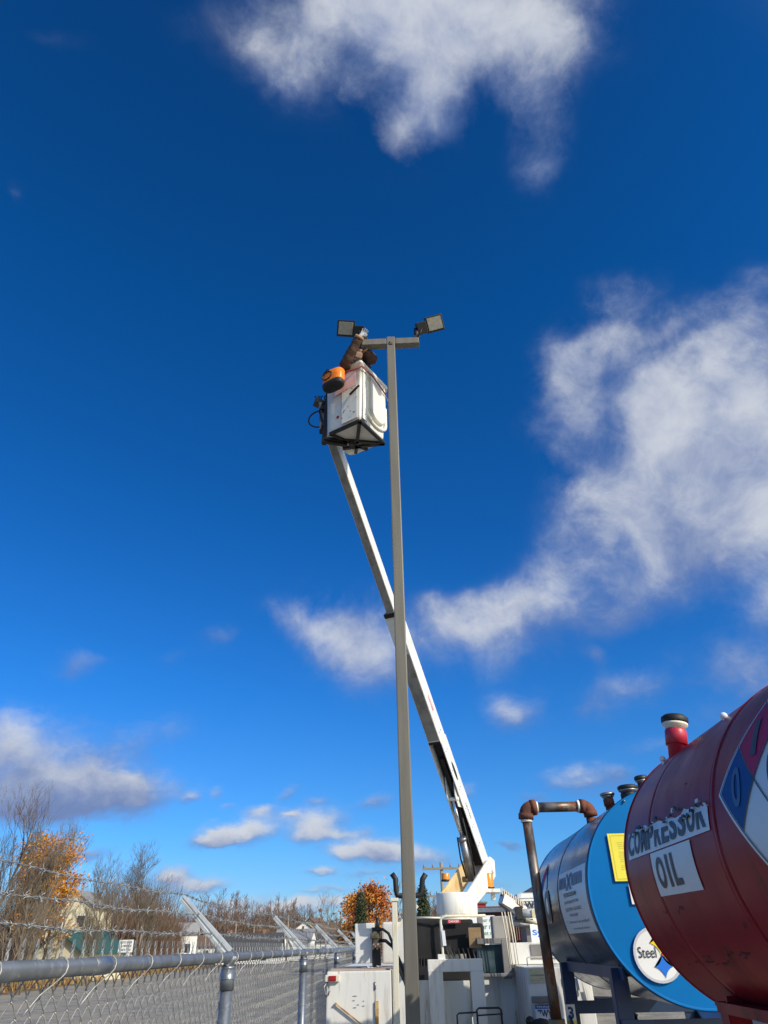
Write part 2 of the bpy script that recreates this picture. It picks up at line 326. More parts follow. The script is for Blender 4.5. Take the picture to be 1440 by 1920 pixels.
# flat text as a bmesh fitted to a rectangle in 2-D
def text2d(txt, x0, x1, y0, y1, bold=0.0, keep=False):
    cu = bpy.data.curves.new('t', 'FONT'); cu.body = txt; cu.size = 1; cu.offset = bold; cu.resolution_u = 4
    ob = bpy.data.objects.new('t', cu); COL.objects.link(ob)
    dg = bpy.context.evaluated_depsgraph_get(); dg.update(); me = bpy.data.meshes.new_from_object(ob.evaluated_get(dg))
    bm = bmesh.new(); bm.from_mesh(me); bpy.data.objects.remove(ob); bpy.data.curves.remove(cu); bpy.data.meshes.remove(me)
    xs = [v.co.x for v in bm.verts]; ys = [v.co.y for v in bm.verts]
    if not xs: return bm
    a, b, c, d = min(xs), max(xs), min(ys), max(ys)
    for v in bm.verts: v.co = Vector((x0+(v.co.x-a)/(b-a+1e-9)*(x1-x0), y0+(v.co.y-c)/(d-c+1e-9)*(y1-y0), 0))
    return bm
def poly2d(pts):
    bm = bmesh.new(); bm.faces.new([bm.verts.new((x, y, 0)) for x, y in pts]); return bm
def clip_top(bm, p, q):   # remove what is above the line p-q
    n = Vector((-(q[1]-p[1]), q[0]-p[0], 0)); 
    if n.y < 0: n = -n
    bmesh.ops.bisect_plane(bm, geom=bm.verts[:]+bm.edges[:]+bm.faces[:], plane_co=(p[0], p[1], 0), plane_no=n, clear_outer=True)
def merge(bms):
    out = bmesh.new()
    for b in bms:
        me = bpy.data.meshes.new('tmp'); b.to_mesh(me); out.from_mesh(me); bpy.data.meshes.remove(me); b.free()
    return out
def mapped(bm, fn, name, m, parent, slices=None, thick=0):
    if slices:
        lo, hi, st = slices; v = lo
        while v < hi:
            bmesh.ops.bisect_plane(bm, geom=bm.verts[:]+bm.edges[:]+bm.faces[:], plane_co=(0, v, 0), plane_no=(0, 1, 0)); v += st
    for v in bm.verts: v.co = fn(v.co.x, v.co.y)
    mb = MB(); mb.bm.free(); mb.bm = bm
    return mb.build(name, m, parent, recalc=False)
def planemap(o, ux, uy): 
    o, ux, uy = Vector(o), Vector(ux), Vector(uy); return lambda x, y: o+ux*x+uy*y
FRONT = lambda X, Y, Z: planemap((X, Y, Z), (1, 0, 0), (0, 0, 1))

# ------------------------------------------------------------------ ground
g = MB(); g.poly([(-3000, -3000, 0), (3000, -3000, 0), (3000, 3000, 0), (-3000, 3000, 0)]); tag(g.build('ground', GRAV), kind='structure')
v = MB()
pts = [(-23, 30), (-22, 45), (-23.5, 60), (-24.5, 80), (-24, 100), (-21, 160), (-15, 260), (60, 420), (300, 700), (-900, 900), (-900, -60), (-26, -60), (-21, 0), (-21.5, 20)]
v.poly([(x, y, .004) for x, y in pts]); tag(v.build('grass_verge', GRASSM), kind='structure')
v = MB(); v.poly([(-200, 118, .008), (-12, 128, .008), (300, 140, .008), (300, 147, .008), (-12, 135, .008), (-200, 125, .008)]); tag(v.build('road', ROADM), kind='structure')

# ------------------------------------------------------------------ light pole
PX, PY = -.02, 6.9
lp = thing('light_pole', (PX, PY, 0), 'tall square bronze light pole with a T arm and two floodlights', 'light pole')
b = MB(); b.box((PX, PY, 4.6), (.12, .12, 9.2), bev=.012); b.build('pole', POLE, lp)
b = MB(); b.box((PX, PY, .015), (.3, .3, .03), bev=.004); b.build('base_plate', POLE, lp)
b = MB(); b.bar((-.43, PY, 9.115), (PX-.0625, PY, 9.115), .11, .11, bev=.008); b.bar((PX+.0625, PY, 9.115), (.385, PY, 9.115), .11, .11, bev=.008); b.build('cross_arm', POLE, lp)
b = MB(); b.box((PX, PY-.066, 9.05), (.05, .008, .035), m=RUST, bev=.002); b.cyl((PX-.015, PY-.06, 9.07), (PX-.015, PY-.078, 9.07), .011, n=10, m=BLACKM); b.build('arm_bolt', RUST, lp)
def flood(side, cx, cz, roll, yaw):
    f = MB()
    rm = (Euler((0, 0, yaw)).to_matrix() @ Euler((R(-42), 0, 0)).to_matrix() @ Euler((0, roll, 0)).to_matrix())
    # local: lens in the XZ plane facing -Y ; tilt turns it down
    rm = Euler((0, 0, yaw)).to_matrix() @ Matrix.Rotation(R(38), 3, 'X') @ Matrix.Rotation(roll, 3, 'Y')
    c = Vector((cx, PY-.02, cz))
    f.box(c, (.265, .045, .235), rm, bev=.012); o = f.build('floodlight', BLACKM, lp)
    e = MB(); e.box(c + rm @ Vector((0, -.024, 0)), (.212, .012, .182), rm, bev=.004); e.build('lens', LENS, o)
    e = MB()
    for k in range(9): e.box(c + rm @ Vector((-.1+k*.025, .038, 0)), (.006, .035, .19), rm)
    e.build('cooling_fins', BLACKM, o)
    e = MB(); ix = cx - side*.19
    e.box((ix, PY-.01, cz-.075), (.15, .10, .17), rm, bev=.008); e.build('driver_box', BLACKM, o)
    e = MB(); kx = cx - side*.27
    e.cyl((kx, PY, 9.17), (kx, PY, cz-.08), .035, n=12); e.box((kx, PY, 9.2), (.09, .09, .05), bev=.006)
    e.bar((kx, PY, cz-.08), (ix, PY, cz-.07), .05, .06); e.tube([(kx+side*.02, PY-.05, 9.18), (kx+side*.06, PY-.08, 9.24), (ix, PY-.07, 9.33)], .009, 6); e.build('bracket', BLACKM, o)
flood(1, .625, 9.47, R(-21), R(12)); flood(-1, -.665, 9.44, R(13), R(-10))

# ------------------------------------------------------------------ chain link fence with barbed wire
FX, RZ = -.92, 1.806
fence = thing('chain_link_fence', (FX, 6, 0), 'galvanised chain link fence with outward arms carrying three strands of barbed wire', 'fence')
posts = [1.27-2.9, 1.27, 4.03, 6.8, 9.75, 12.7, 15.6, 18.5, 21.4]
b = MB(); b.tube([(FX, -2.5, RZ), (FX, 9, RZ), (FX, 21.5, RZ)], .0215, 14)
for yy in (2.35, 8.3, 14.2): b.cyl((FX, yy-.06, RZ), (FX, yy+.06, RZ), .0235, n=14)
b.build('top_rail', GALV, fence)
arm_top = Vector((-.27, 0, .262))
for py in posts:
    b = MB(); b.cyl((FX, py, 0), (FX, py, RZ-.07), .03, n=16); b.build('fence_post', GALV, fence)
    b = MB(); b.cyl((FX, py, RZ-.135), (FX, py, RZ-.05), .0345, n=20); b.cyl((FX, py, RZ-.05), (FX, py, RZ-.035), .0345, .029, n=20); b.cyl((FX, py, RZ-.035), (FX, py, RZ+.018), .027, .022, n=16); b.cyl((FX, py, RZ-.092), (FX, py, RZ-.086), .0365, n=20)
    b.cyl((FX, py-.04, RZ), (FX, py+.04, RZ), .027, n=14); b.build('post_cap', GALV, fence)
    b = MB(); p0 = Vector((FX-.005, py, RZ+.015)); p1 = Vector((FX, py, RZ))+arm_top
    d = (p1-p0).normalized(); nn = Vector((0, 1, 0)).cross(d)
    sec = [(-.021, 0), (-.019, .014), (-.006, .015), (-.003, .010), (.003, .010), (.006, .015), (.019, .014), (.021, 0)]   # pressed-steel section
    def ring(p, w): return [b.bm.verts.new(p+nn*a*w-Vector((0, 1, 0))*(h)) for a, h in sec]+[b.bm.verts.new(p+nn*a*w-Vector((0, 1, 0))*(h-.003)) for a, h in sec[::-1]]
    A = ring(p0, 1.3); B = ring(p0+d*.07, 1.25); C_ = ring(p1, .8)
    for X_, Y_ in ((A, B), (B, C_)):
        for j in range(16): b.face((X_[j], X_[(j+1) % 16], Y_[(j+1) % 16], Y_[j]))
    b.face(A[::-1]); b.face(C_)
    b.box(p0+Vector((.005, 0, -.02)), (.05, .07, .05), (0, R(-45), 0), bev=.008); b.build('barb_arm', ARMG, fence)
for k, t in enumerate((.30, .63, .965)):
    b = MB(); pts_a = []; rng = random.Random(k)
    ys = posts
    for i in range(len(ys)-1):
        y0, y1 = ys[i], ys[i+1]; n = 60
        for s_ in range(n):
            u = s_/n; yy = y0+(y1-y0)*u; sag = -.018*4*u*(1-u)*(1 if k else .6)
            pts_a.append(Vector((FX+arm_top.x*t-.004+.003*math.sin(yy*5+k), yy, RZ+.012+arm_top.z*t+.012+sag+.003*math.sin(yy*7.3+k*2))))
    for ph in (0, math.pi):
        cur = []
        for i, p in enumerate(pts_a):
            a = p.y*85+ph; cur.append(p+Vector((math.cos(a)*.0032, 0, math.sin(a)*.0032)))
        if ph == 0 or True: b.tube(cur, .0015, 4)
    y = -1.5+.05*k
    while y < 21:
        i = min(range(len(pts_a)), key=lambda q: abs(pts_a[q].y-y)); p = pts_a[i].copy(); p.y = y
        b.tube([p+Vector((.007*math.cos(a), o_, .007*math.sin(a))) for a, o_ in ((0, -.006), (1.6, -.003), (3.1, 0), (4.7, .003), (6.2, .006))], .0015, 4)
        for q in range(4):
            a = rng.uniform(0, 6.28); s_ = Vector((math.cos(a), rng.uniform(-.9, .9), math.sin(a))).normalized()*.021
            b.tube([p+Vector((0, -.005+q*.0035, 0)), p+Vector((0, -.005+q*.0035, 0))+s_], [.0015, .0008], 4)
        y += .098 + rng.uniform(-.006, .006)
    b.build('barbed_wire_strand', WIRE, fence)
# woven fabric: every zig-zag wire is drawn
b = MB(); P2 = .0362; top = RZ+.040; x_f = FX-.034; y = .55; i = 0
while y < 21.3:
    near = y < 5; n = 5 if near else 3; r = .0019 if y < 9 else .0021
    zz = top-.03; pts_a = []; k = 0; zlow = max(.05, 1.84-.16*y-.75)
    while zz > zlow:
        s_ = 1 if ((k+i) % 2 == 0) else -1
        yb = y + (P2/2+.002)*s_*(1 if i % 2 == 0 else 1)
        # wire passes over on the way one side and under on the way back
        if near:
            pts_a += [Vector((x_f+.0035, yb-.006*s_, zz+.005)), Vector((x_f-.0005, yb, zz)), Vector((x_f-.0035, yb-.006*s_, zz-.005))] if s_ > 0 else [Vector((x_f-.0035, yb-.006*s_, zz+.005)), Vector((x_f, yb, zz)), Vector((x_f+.0035, yb-.006*s_, zz-.005))]
        else: pts_a.append(Vector((x_f+.002*s_, yb, zz)))
        zz -= P2; k += 1
    if i % 2 == 1: pass
    b.tube(pts_a, r, n, caps=False, smooth=near)
    # twisted barb above the rail where two wires meet
    if i % 2 == 0:
        for ph in (0, math.pi):
            tw = [Vector((x_f+.0035*math.cos(ph+j*1.5), y+P2/2+.0035*math.sin(ph+j*1.5), top-.035+j*.0095)) for j in range(5)]
            e = tw[-1]+Vector((.004*math.cos(ph), (.012 if ph else -.012), .022)); b.tube(tw+[e], [.0021]*5+[.0012], 4, smooth=False)
    y += P2; i += 1
b.build('chain_link_fabric', WIRE, fence, recalc=False)
yy = 1.42
while yy < 16:
    if min(abs(yy-p) for p in posts) > .1:
        b = MB(); c = Vector((FX, yy, RZ)); pts_a = []
        for j in range(9):
            a = R(200-j*32); pts_a.append(c+Vector((math.cos(a)*.0245, .006-j*.003, math.sin(a)*.0245)))
        pts_a += [c+Vector((-.02, -.045, -.055)), c+Vector((-.034, -.07, -.085)), c+Vector((-.038, -.078, -.095))]
        b.tube(pts_a, .0022, 5); b.build('tie_wire', WIRE, fence)
    yy += .34 if yy < 5 else .42
for py in posts[1:6]:
    for z in (1.45, 1.05, .6):
        b = MB(); b.tube([(FX+math.cos(a)*.032, py+math.sin(a)*.032, z+.004*math.sin(a)) for a in [R(q) for q in range(110, 440, 30)]]+[(x_f, py+.03, z)], .0022, 5); b.build('tie_wire', WIRE, fence)

# ------------------------------------------------------------------ tanks
def cylmap(ax, az, rad, off=.003):
    # u runs towards the camera (-Y), v is arc length up from the tank's left equator
    def f(u, v): a = v/rad; return Vector((ax-(rad+off)*math.cos(a), -u, az+(rad+off)*math.sin(a)))
    return f
def tank(name, label, ax, az, rad, y0, y1, seams, shellm, endm, rim=.022):
    t = thing(name, (ax, (y0+y1)/2, 0), label, 'fuel tank')
    n = 96; b = MB(); rings = []; ys = [y0, y0+.012]
    for s_ in seams: ys += [s_-.03, s_-.005, s_, s_+.005, s_+.03]
    ys += [y1-.012, y1]; ys.sort()
    for yv in ys:
        dr = -.004 if yv in seams else 0
        rings.append([b.bm.verts.new((ax+math.cos(2*math.pi*j/n)*(rad+dr), yv, az+math.sin(2*math.pi*j/n)*(rad+dr))) for j in range(n)])
    for A, B in zip(rings, rings[1:]):
        for j in range(n): b.face((A[j], A[(j+1) % n], B[(j+1) % n], B[j]), None, True)
    b.build('shell', shellm, t)
    for yy, s_ in ((y0, -1), (y1, 1)):
        b = MB(); b.lathe((ax, yy, az), (0, s_, 0), [(rad-.002, -.004), (rad+.004, 0), (rad+.004, .008), (rad-.002, .011), (rad-.012, .004), (rad*.7, .003), (rad*.35, .003), (.02, .003)], n); b.build('end_cap', endm, t)
    return t
# red tank
RA, RB, RR = 1.4686, 2.083, .53
red = tank('red_oil_tank', 'maroon cylindrical oil tank with torn COMPRESSOR OIL stickers, nearest on the right', RA, RB, RR, .95, 3.35, [2.315, 2.985], RED, RED)
def cyl_hit(x, y, ax, az, rad):
    d = ray(x, y); ox, oz = CAM.x-ax, CAM.z-az; a = d.x*d.x+d.z*d.z; b_ = 2*(ox*d.x+oz*d.z); c = ox*ox+oz*oz-rad*rad; D_ = b_*b_-4*a*c
    if D_ < 0: return None
    p = CAM+d*((-b_-math.sqrt(D_))/(2*a)); return (-p.y, math.atan2(p.z-az, -(p.x-ax))*rad)
b = MB(); rng = random.Random(21); cs_ = cylmap(RA, RB, RR, .0012)
for (x, y, w, h, n_) in ((1259, 1483, 12, 3, 4), (1291, 1471, 8, 4, 3), (1303, 1468, 4, 3, 2), (1244, 1709, 14, 5, 6), (1278, 1706, 8, 9, 6), (1323, 1800, 22, 9, 8), (1350, 1805, 26, 5, 8), (1303, 1806, 16, 6, 6), (1300, 1579, 4, 5, 2), (1316, 1470, 4, 4, 2), (1230, 1650, 5, 14, 4), (1385, 1790, 30, 7, 8), (1262, 1745, 4, 20, 4), (1280, 1770, 4, 22, 4), (1400, 1730, 8, 16, 4)):
    for k in range(n_):
        q = cyl_hit(x+rng.uniform(-w, w)*.8, y+rng.uniform(-h, h)*.8, RA, RB, RR)
        if not q: continue
        u, v = q; a_, c_ = rng.uniform(.002, .008)*w/10, rng.uniform(.0015, .004)*h/5
        b.poly([cs_(u+a_*math.cos(t)*rng.uniform(.6, 1.2), v+c_*math.sin(t)*rng.uniform(.6, 1.2)) for t in [i*2*math.pi/7 for i in range(7)]])
SCR = mat('dark_scuffs', (.06, .012, .012), (.03, .01, .01), 30, .4, .7, .7); b.build('scratch_mark', SCR, red, recalc=False)
b = MB()
for yy in (2.315,): b.lathe((RA, yy, RB), (0, 1, 0), [(RR+.001, -.012), (RR+.0035, -.008), (RR+.0035, .004), (RR+.001, .009)], 96, caps=False)
b.build('seam_band', RED, red)
cm = cylmap(RA, RB, RR); DEG = RR*math.pi/180
yc0, yc1 = -3.285, -2.35       # u coordinates (u = -Y)
# COMPRESSOR strip with a ragged torn upper edge
top_pts = [(yc1, 12.0), (-2.38, 13.4), (-2.43, 13.0), (-2.47, 14.6), (-2.52, 13.8), (-2.57, 15.2), (-2.60, 13.6), (-2.66, 13.3), (-2.72, 14.6), (-2.80, 14.2), (-2.85, 15.4), (-2.88, 14.0), (-2.93, 15.3), (-3.0, 14.8), (-3.04, 16.6), (-3.1, 15.7), (-3.15, 17.2), (-3.2, 15.2), (yc0, 15.9)]
bmp = poly2d([(yc0, 5.0*DEG), (yc1, 4.7*DEG)]+[(x, a*DEG) for x, a in top_pts]); bmesh.ops.triangulate(bmp, faces=bmp.faces)
mapped(bmp, cm, 'compressor_sticker', STICK, red, (4*DEG, 18*DEG, 2*DEG))
word = 'COMPRESSOR'; bl = []; wd = (yc1-yc0-.02)/10
for i, ch in enumerate(word):
    x0 = yc0+.008+i*wd; t_ = text2d(ch, x0, x0+wd*.86, 6.1*DEG, 16.2*DEG, .035)
    cut = [16.5, 15.4, 14.6, 15.0, 12.4, 12.2, 13.2, 12.2, 13.4, 11.6][i]
    clip_top(t_, (x0, (cut+random.uniform(-.4, .4))*DEG), (x0+wd, (cut-.4)*DEG)); bl.append(t_)
mapped(merge(bl), cylmap(RA, RB, RR, .0055), 'lettering', INK, red, (5*DEG, 18*DEG, 1.5*DEG))
b = MB(); rng = random.Random(3)
for i in range(46):       # curled torn vinyl along the top edge
    u = -3.18+i*.0185; a = 14.6+1.6*math.sin(i*.5)+rng.uniform(-.6, .8) - (2.0 if u > -2.6 else 0)
    if -2.86 < u < -2.80: continue
    p = cylmap(RA, RB, RR, .004)(u, a*DEG); out = Vector((p.x-RA, 0, p.z-RB)).normalized(); ln = rng.uniform(.005, .016)
    p2 = p+out*ln*.7+Vector((0, rng.uniform(-.012, .012), ln*.4)); p3 = p2+out*ln*.2+Vector((0, rng.uniform(-.01, .01), -ln*.8)); w_ = rng.uniform(.008, .016)
    mm = STICK if rng.random() < .42 else BLACKM
    for q0, q1 in ((p, p2), (p2, p3)): b.poly([q0+Vector((0, -w_, 0)), q0+Vector((0, w_, 0)), q1+Vector((0, w_*.8, 0)), q1+Vector((0, -w_*.7, 0))], mm)
b.build('torn_vinyl', None, red, recalc=False)
o0, o1 = -3.436*.869, -2.926*.869
mapped(poly2d([(o0, -11.3*DEG), (o1, -11.7*DEG), (o1, 4.2*DEG), (o0, 4.4*DEG)]), cm, 'oil_sticker', STICK, red, (-12*DEG, 5*DEG, 2*DEG))
bl = [text2d('O', o0+.045, o0+.135, -8.9*DEG, 2.3*DEG, .03), text2d('I', o0+.165, o0+.19, -8.9*DEG, 2.3*DEG, .02), text2d('L', o0+.22, o0+.295, -8.9*DEG, 2.3*DEG, .03)]
mapped(merge(bl), cylmap(RA, RB, RR, .0055), 'lettering', INK, red, (-12*DEG, 5*DEG, 1.5*DEG))
# hazard diamond
du, dv_, hh, hv = -2.296*.869, 13.6*DEG, .235, .235
def dia(cx, cy, a, b_): return poly2d([(cx-a, cy), (cx, cy-b_), (cx+a, cy), (cx, cy+b_)])
mapped(dia(du, dv_, hh+.022, hv+.022), cm, 'hazard_diamond', STICK, red, (dv_-.3, dv_+.3, 2*DEG))
q4 = .5
mapped(dia(du-hh/2, dv_, hh/2-.004, hv/2-.004), cylmap(RA, RB, RR, .005), 'blue_quarter', NB, red, (dv_-.3, dv_+.3, 2*DEG))
mapped(dia(du, dv_+hv/2, hh/2-.004, hv/2-.004), cylmap(RA, RB, RR, .005), 'red_quarter', NR, red, (dv_-.3, dv_+.3, 2*DEG))
bl = []
for (a0, a1, c0, c1) in ((du-hh, dv_, du, dv_-hv), (du, dv_-hv, du+hh, dv_), (du-hh, dv_, du, dv_+hv), (du, dv_+hv, du+hh, dv_), (du-hh/2, dv_-hv/2, du+hh/2, dv_+hv/2), (du-hh/2, dv_+hv/2, du+hh/2, dv_-hv/2)):
    d2 = Vector((c0-a0, c1-a1)).normalized()*.0025; nx, ny = -d2.y, d2.x
    bl.append(poly2d([(a0-nx, a1-ny), (c0-nx, c1-ny), (c0+nx, c1+ny), (a0+nx, a1+ny)]))
mapped(merge(bl), cylmap(RA, RB, RR, .0062), 'diamond_outline', INK, red, (dv_-.3, dv_+.3, 2*DEG))
def ringtext(ch, x0, x1, y0, y1, m): mapped(text2d(ch, x0, x1, y0, y1, .02), cylmap(RA, RB, RR, .0075), 'lettering', m, red, (dv_-.3, dv_+.3, 1.5*DEG))
ringtext('0', du-hh/2-.03, du-hh/2+.03, dv_-.055, dv_+.055, INKB)
ringtext('1', du-.018, du+.018, dv_+hv/2-.055, dv_+hv/2+.055, INK)
ringtext('0', du+hh/2-.03, du+hh/2+.03, dv_-.055, dv_+.055, INK)
bl = [text2d(t_, du-hh*.62+i*.0, du-hh*.62+.13, 0, .006, 0) for i, t_ in enumerate(['HAZARD RATING SYSTEM'])]
mp_ = cylmap(RA, RB, RR, .006)
def edgef(u, v): return mp_(du-hh*.55+(u-(du-hh*.62))*.7, dv_-hv*.55-(u-(du-hh*.62))*.7-.006+v*.7)
mapped(merge(bl), edgef, 'small_print', INK, red)
# red tank stand
for yy in (3.0, 1.2):
    for sx in (-1, 1):
        x = RA+sx*.33; b = MB()
        b.bar((x, yy, 0), (x, yy, RB-.415), .07, .012, upv=(0, 1, 0)); b.bar((x+sx*.035, yy+.035, 0), (x+sx*.035, yy+.035, RB-.44), .012, .07, upv=(0, 1, 0)); b.build('leg', RED, red)
b = MB()
for sx in (-1, 1): b.bar((RA+sx*.33, 1.1, RB-.44), (RA+sx*.33, 3.08, RB-.44), .1, .012); b.bar((RA+sx*.37, 1.1, RB-.452), (RA+sx*.37, 3.08, RB-.452), .012, .03)
for yy in (1.2, 3.0): b.bar((RA-.33, yy+.02, RB-.62), (RA+.33, yy+.02, RB-.62), .012, .08); b.bar((RA-.33, yy+.02, .5), (RA+.33, yy+.02, 1.2), .012, .06)
b.build('cradle_rail', RED, red)
def vent(p0, p1, r, body, capm, parent, hc=.035, rc=1.35):
    p0, p1 = Vector(p0), Vector(p1); d = (p1-p0).normalized(); l = (p1-p0).length
    b = MB(); b.lathe(p0, d, [(r*.86, 0), (r*.9, l*.55), (r*1.08, l*.56), (r*1.08, l*.90), (r*.98, l*.94)], 24); o = b.build('vent_pipe', body, parent)
    b = MB(); b.lathe(p0, d, [(r*.98, l*.94), (r*1.02, l), (r*1.25, l+.006), (r*1.28, l+.016)], 24, m=CREAM if body is REDN else STEEL)
    b.lathe(p0, d, [(r*rc*.95, l+.016), (r*rc, l+.022), (r*rc, l+.016+hc*.7), (r*rc*.8, l+.016+hc), (.004, l+.018+hc)], 24, m=capm); b.build('vent_cap', None, o)
vent(atY(1273, 1440, 3.15), atY(1266, 1364, 3.15), .043, REDN, RUBBER, red)
b = MB(); q = atY(1242, 1423, 3.2); b.cyl(q-Vector((0, 0, .05)), q, .007, n=8); b.ball(q, .014); b.build('bolt', PAPER, red)
b = MB(); q = atY(1357, 1343, 2.5); b.cyl(q-Vector((0, 0, .05)), q, .007, n=8); b.ball(q, .014); b.build('bolt', PAPER, red)

# blue tank
BA, BB, BR = 1.725, 2.10, .61
blue = tank('blue_fuel_tank', 'blue ended fuel tank with dark shell and yellow notice, behind the maroon tank', BA, BB, BR, 4.92, 7.15, [5.98], NAVY, BLUE)
b = MB(); b.lathe((BA, 4.93, BB), (0, 1, 0), [(BR+.002, -.02), (BR+.006, -.016), (BR+.006, .02), (BR+.002, .025)], 96, caps=False); b.build('rim_band', NAVYS, blue)
b = MB(); b.lathe((BA, 5.98, BB), (0, 1, 0), [(BR+.0005, -.014), (BR+.003, -.01), (BR+.003, .01), (BR+.0005, .014)], 96, caps=False); b.build('seam_band', NAVY, blue)
DB = BR*math.pi/180; cb = cylmap(BA, BB, BR, .004); cb2 = cylmap(BA, BB, BR, .007)
m0, m1 = -5.90, -4.97
mapped(poly2d([(m0, -20*DB), (m1, -19.7*DB), (m1, 16.3*DB), (m0, 16.3*DB)]), cb, 'company_sticker', STICK, blue, (-21*DB, 17*DB, 2*DB))
bl = [text2d('ma', m0+.03, m0+.29, 6.2*DB, 13.2*DB, .05), text2d('um', m0+.48, m0+.83, 6.2*DB, 13.2*DB, .05),
      poly2d([(m0+.29, 14.3*DB), (m0+.345, 14.3*DB), (m0+.49, 4.6*DB), (m0+.425, 4.6*DB)]), poly2d([(m0+.435, 14.3*DB), (m0+.49, 14.3*DB), (m0+.345, 4.6*DB), (m0+.28, 4.6*DB)])]
mapped(merge(bl), cb2, 'lettering', INKB, blue, (-21*DB, 17*DB, 1.5*DB))
bl = [text2d('PETROLEUM', m0+.19, m0+.62, .8*DB, 3.2*DB, .03)]
mapped(merge(bl), cb2, 'lettering', INK, blue, (-21*DB, 17*DB, 1.5*DB))
for l_ in [text2d('DISTRIBUTION', m0+.18, m0+.66, -3.0*DB, -1.4*DB, .02), text2d('LOCATION / ALLIANCE', m0+.18, m0+.70, -7.2*DB, -5.3*DB, .02), text2d('PHONE LINE', m0+.28, m0+.55, -10.4*DB, -8.8*DB, .02),
      text2d('"... Service is our product"', m0+.12, m0+.84, -14.6*DB, -12.6*DB, .02), text2d('maxumpetroleum', m0+.25, m0+.76, -18*DB, -16.6*DB, .02)]:
    mapped(l_, cb2, 'small_print', GREYT, blue, (-21*DB, 17*DB, 1.5*DB))
# small hazard diamond and dark badge near the far end of the shell
mapped(dia(-6.62, 13*DB, .17, .19), cb, 'hazard_diamond', STICK, blue, (-.3, .5, 2*DB))
mapped(dia(-6.70, 13*DB, .08, .09), cb2, 'blue_quarter', NB, blue, (-.3, .5, 2*DB)); mapped(dia(-6.62, 22*DB, .08, .09), cb2, 'red_quarter', NR, blue, (-.3, .5, 2*DB))
def disc2d(cx, cy, r, r2=0, n=40):
    if not r2: return poly2d([(cx+r*math.cos(2*math.pi*i/n), cy+r*math.sin(2*math.pi*i/n)) for i in range(n)])
    bm = bmesh.new(); A = [bm.verts.new((cx+r*math.cos(2*math.pi*i/n), cy+r*math.sin(2*math.pi*i/n), 0)) for i in range(n)]; B = [bm.verts.new((cx+r2*math.cos(2*math.pi*i/n), cy+r2*math.sin(2*math.pi*i/n), 0)) for i in range(n)]
    for i in range(n): bm.faces.new((A[i], A[(i+1) % n], B[(i+1) % n], B[i]))
    return bm
mapped(disc2d(-6.45, -1*DB, .12), cb2, 'round_badge', STICK, blue, (-.3, .5, 2*DB)); mapped(disc2d(-6.45, -1*DB, .11, .06), cylmap(BA, BB, BR, .009), 'badge_ring', INK, blue, (-.3, .5, 2*DB))
YE = 4.904
def flat(bm, name, m, k=0): return mapped(bm, FRONT(0, YE-.002*k, 0), name, m, blue)
flat(poly2d([(1.288, 2.157), (1.60, 2.157), (1.60, 2.43), (1.288, 2.43)]), 'yellow_notice', YEL, 1)
bl = [text2d('NOTICE TO DRIVERS', 1.42, 1.54, 2.395, 2.402)]
rng = random.Random(5)
for i in range(15):
    if i in (4, 11): continue
    bl.append(text2d('delivery instructions for this tank apply', 1.335+rng.uniform(0, .01), 1.56, 2.372-i*.011, 2.378-i*.011))
bl.append(text2d('posted copy', 1.42, 1.50, 2.172, 2.176))
for x0, x1, z0, z1 in ((1.303, 1.585, 2.416, 2.4175), (1.303, 1.585, 2.168, 2.1695), (1.303, 1.3045, 2.168, 2.4175), (1.5835, 1.585, 2.168, 2.4175)): bl.append(poly2d([(x0, z0), (x1, z0), (x1, z1), (x0, z1)]))
flat(merge(bl), 'small_print', YTXT, 2)
flat(poly2d([(1.366, 2.03), (1.66, 2.03), (1.66, 2.142), (1.366, 2.142)]), 'white_label', STICKW, 1)
flat(text2d('S', 1.385, 1.44, 2.042, 2.13, .04), 'lettering', SRED, 2)
lx, lz, lr = 1.462, 1.768, .143
flat(disc2d(lx, lz, lr), 'steel_logo', STICKW, 1); flat(disc2d(lx, lz, lr, lr-.014), 'logo_ring', LOGOG, 2)
flat(text2d('Steel', lx-.115, lx-.008, lz-.016, lz+.04, .0), 'lettering', INK, 3)
def astroid(cx, cy, r, n=9):
    pts = []
    for k in range(4):
        for i in range(n):
            t = (k+i/n)*math.pi/2; pts.append((cx+r*math.copysign(abs(math.cos(t))**3, math.cos(t)), cy+r*1.05*math.copysign(abs(math.sin(t))**3, math.sin(t))))
    bm = poly2d(pts); bmesh.ops.triangulate(bm, faces=bm.faces); return bm
flat(astroid(lx+.018, lz+.058, .055), 'logo_star', LOGOY, 3); flat(astroid(lx+.068, lz-.002, .052), 'logo_star', LOGOR, 3); flat(astroid(lx+.022, lz-.062, .056), 'logo_star', LOGOB, 3)
b = MB(); b.ball((1.44, YE, 2.625), .009, n=8); b.build('bolt', STEEL, blue)
vent((1.505, 5.5, 2.62), (1.50, 5.5, 2.745), .036, RUST, STEEL, blue, .02, 1.5)
vent((1.63, 5.4, 2.66), (1.63, 5.4, 2.765), .055, BLACKM, RUBBER, blue, .03, 1.35)
vent((1.79, 5.5, 2.66), (1.775, 5.5, 2.85), .035, BLACKM, BLACKM, blue, .03, 1.4)
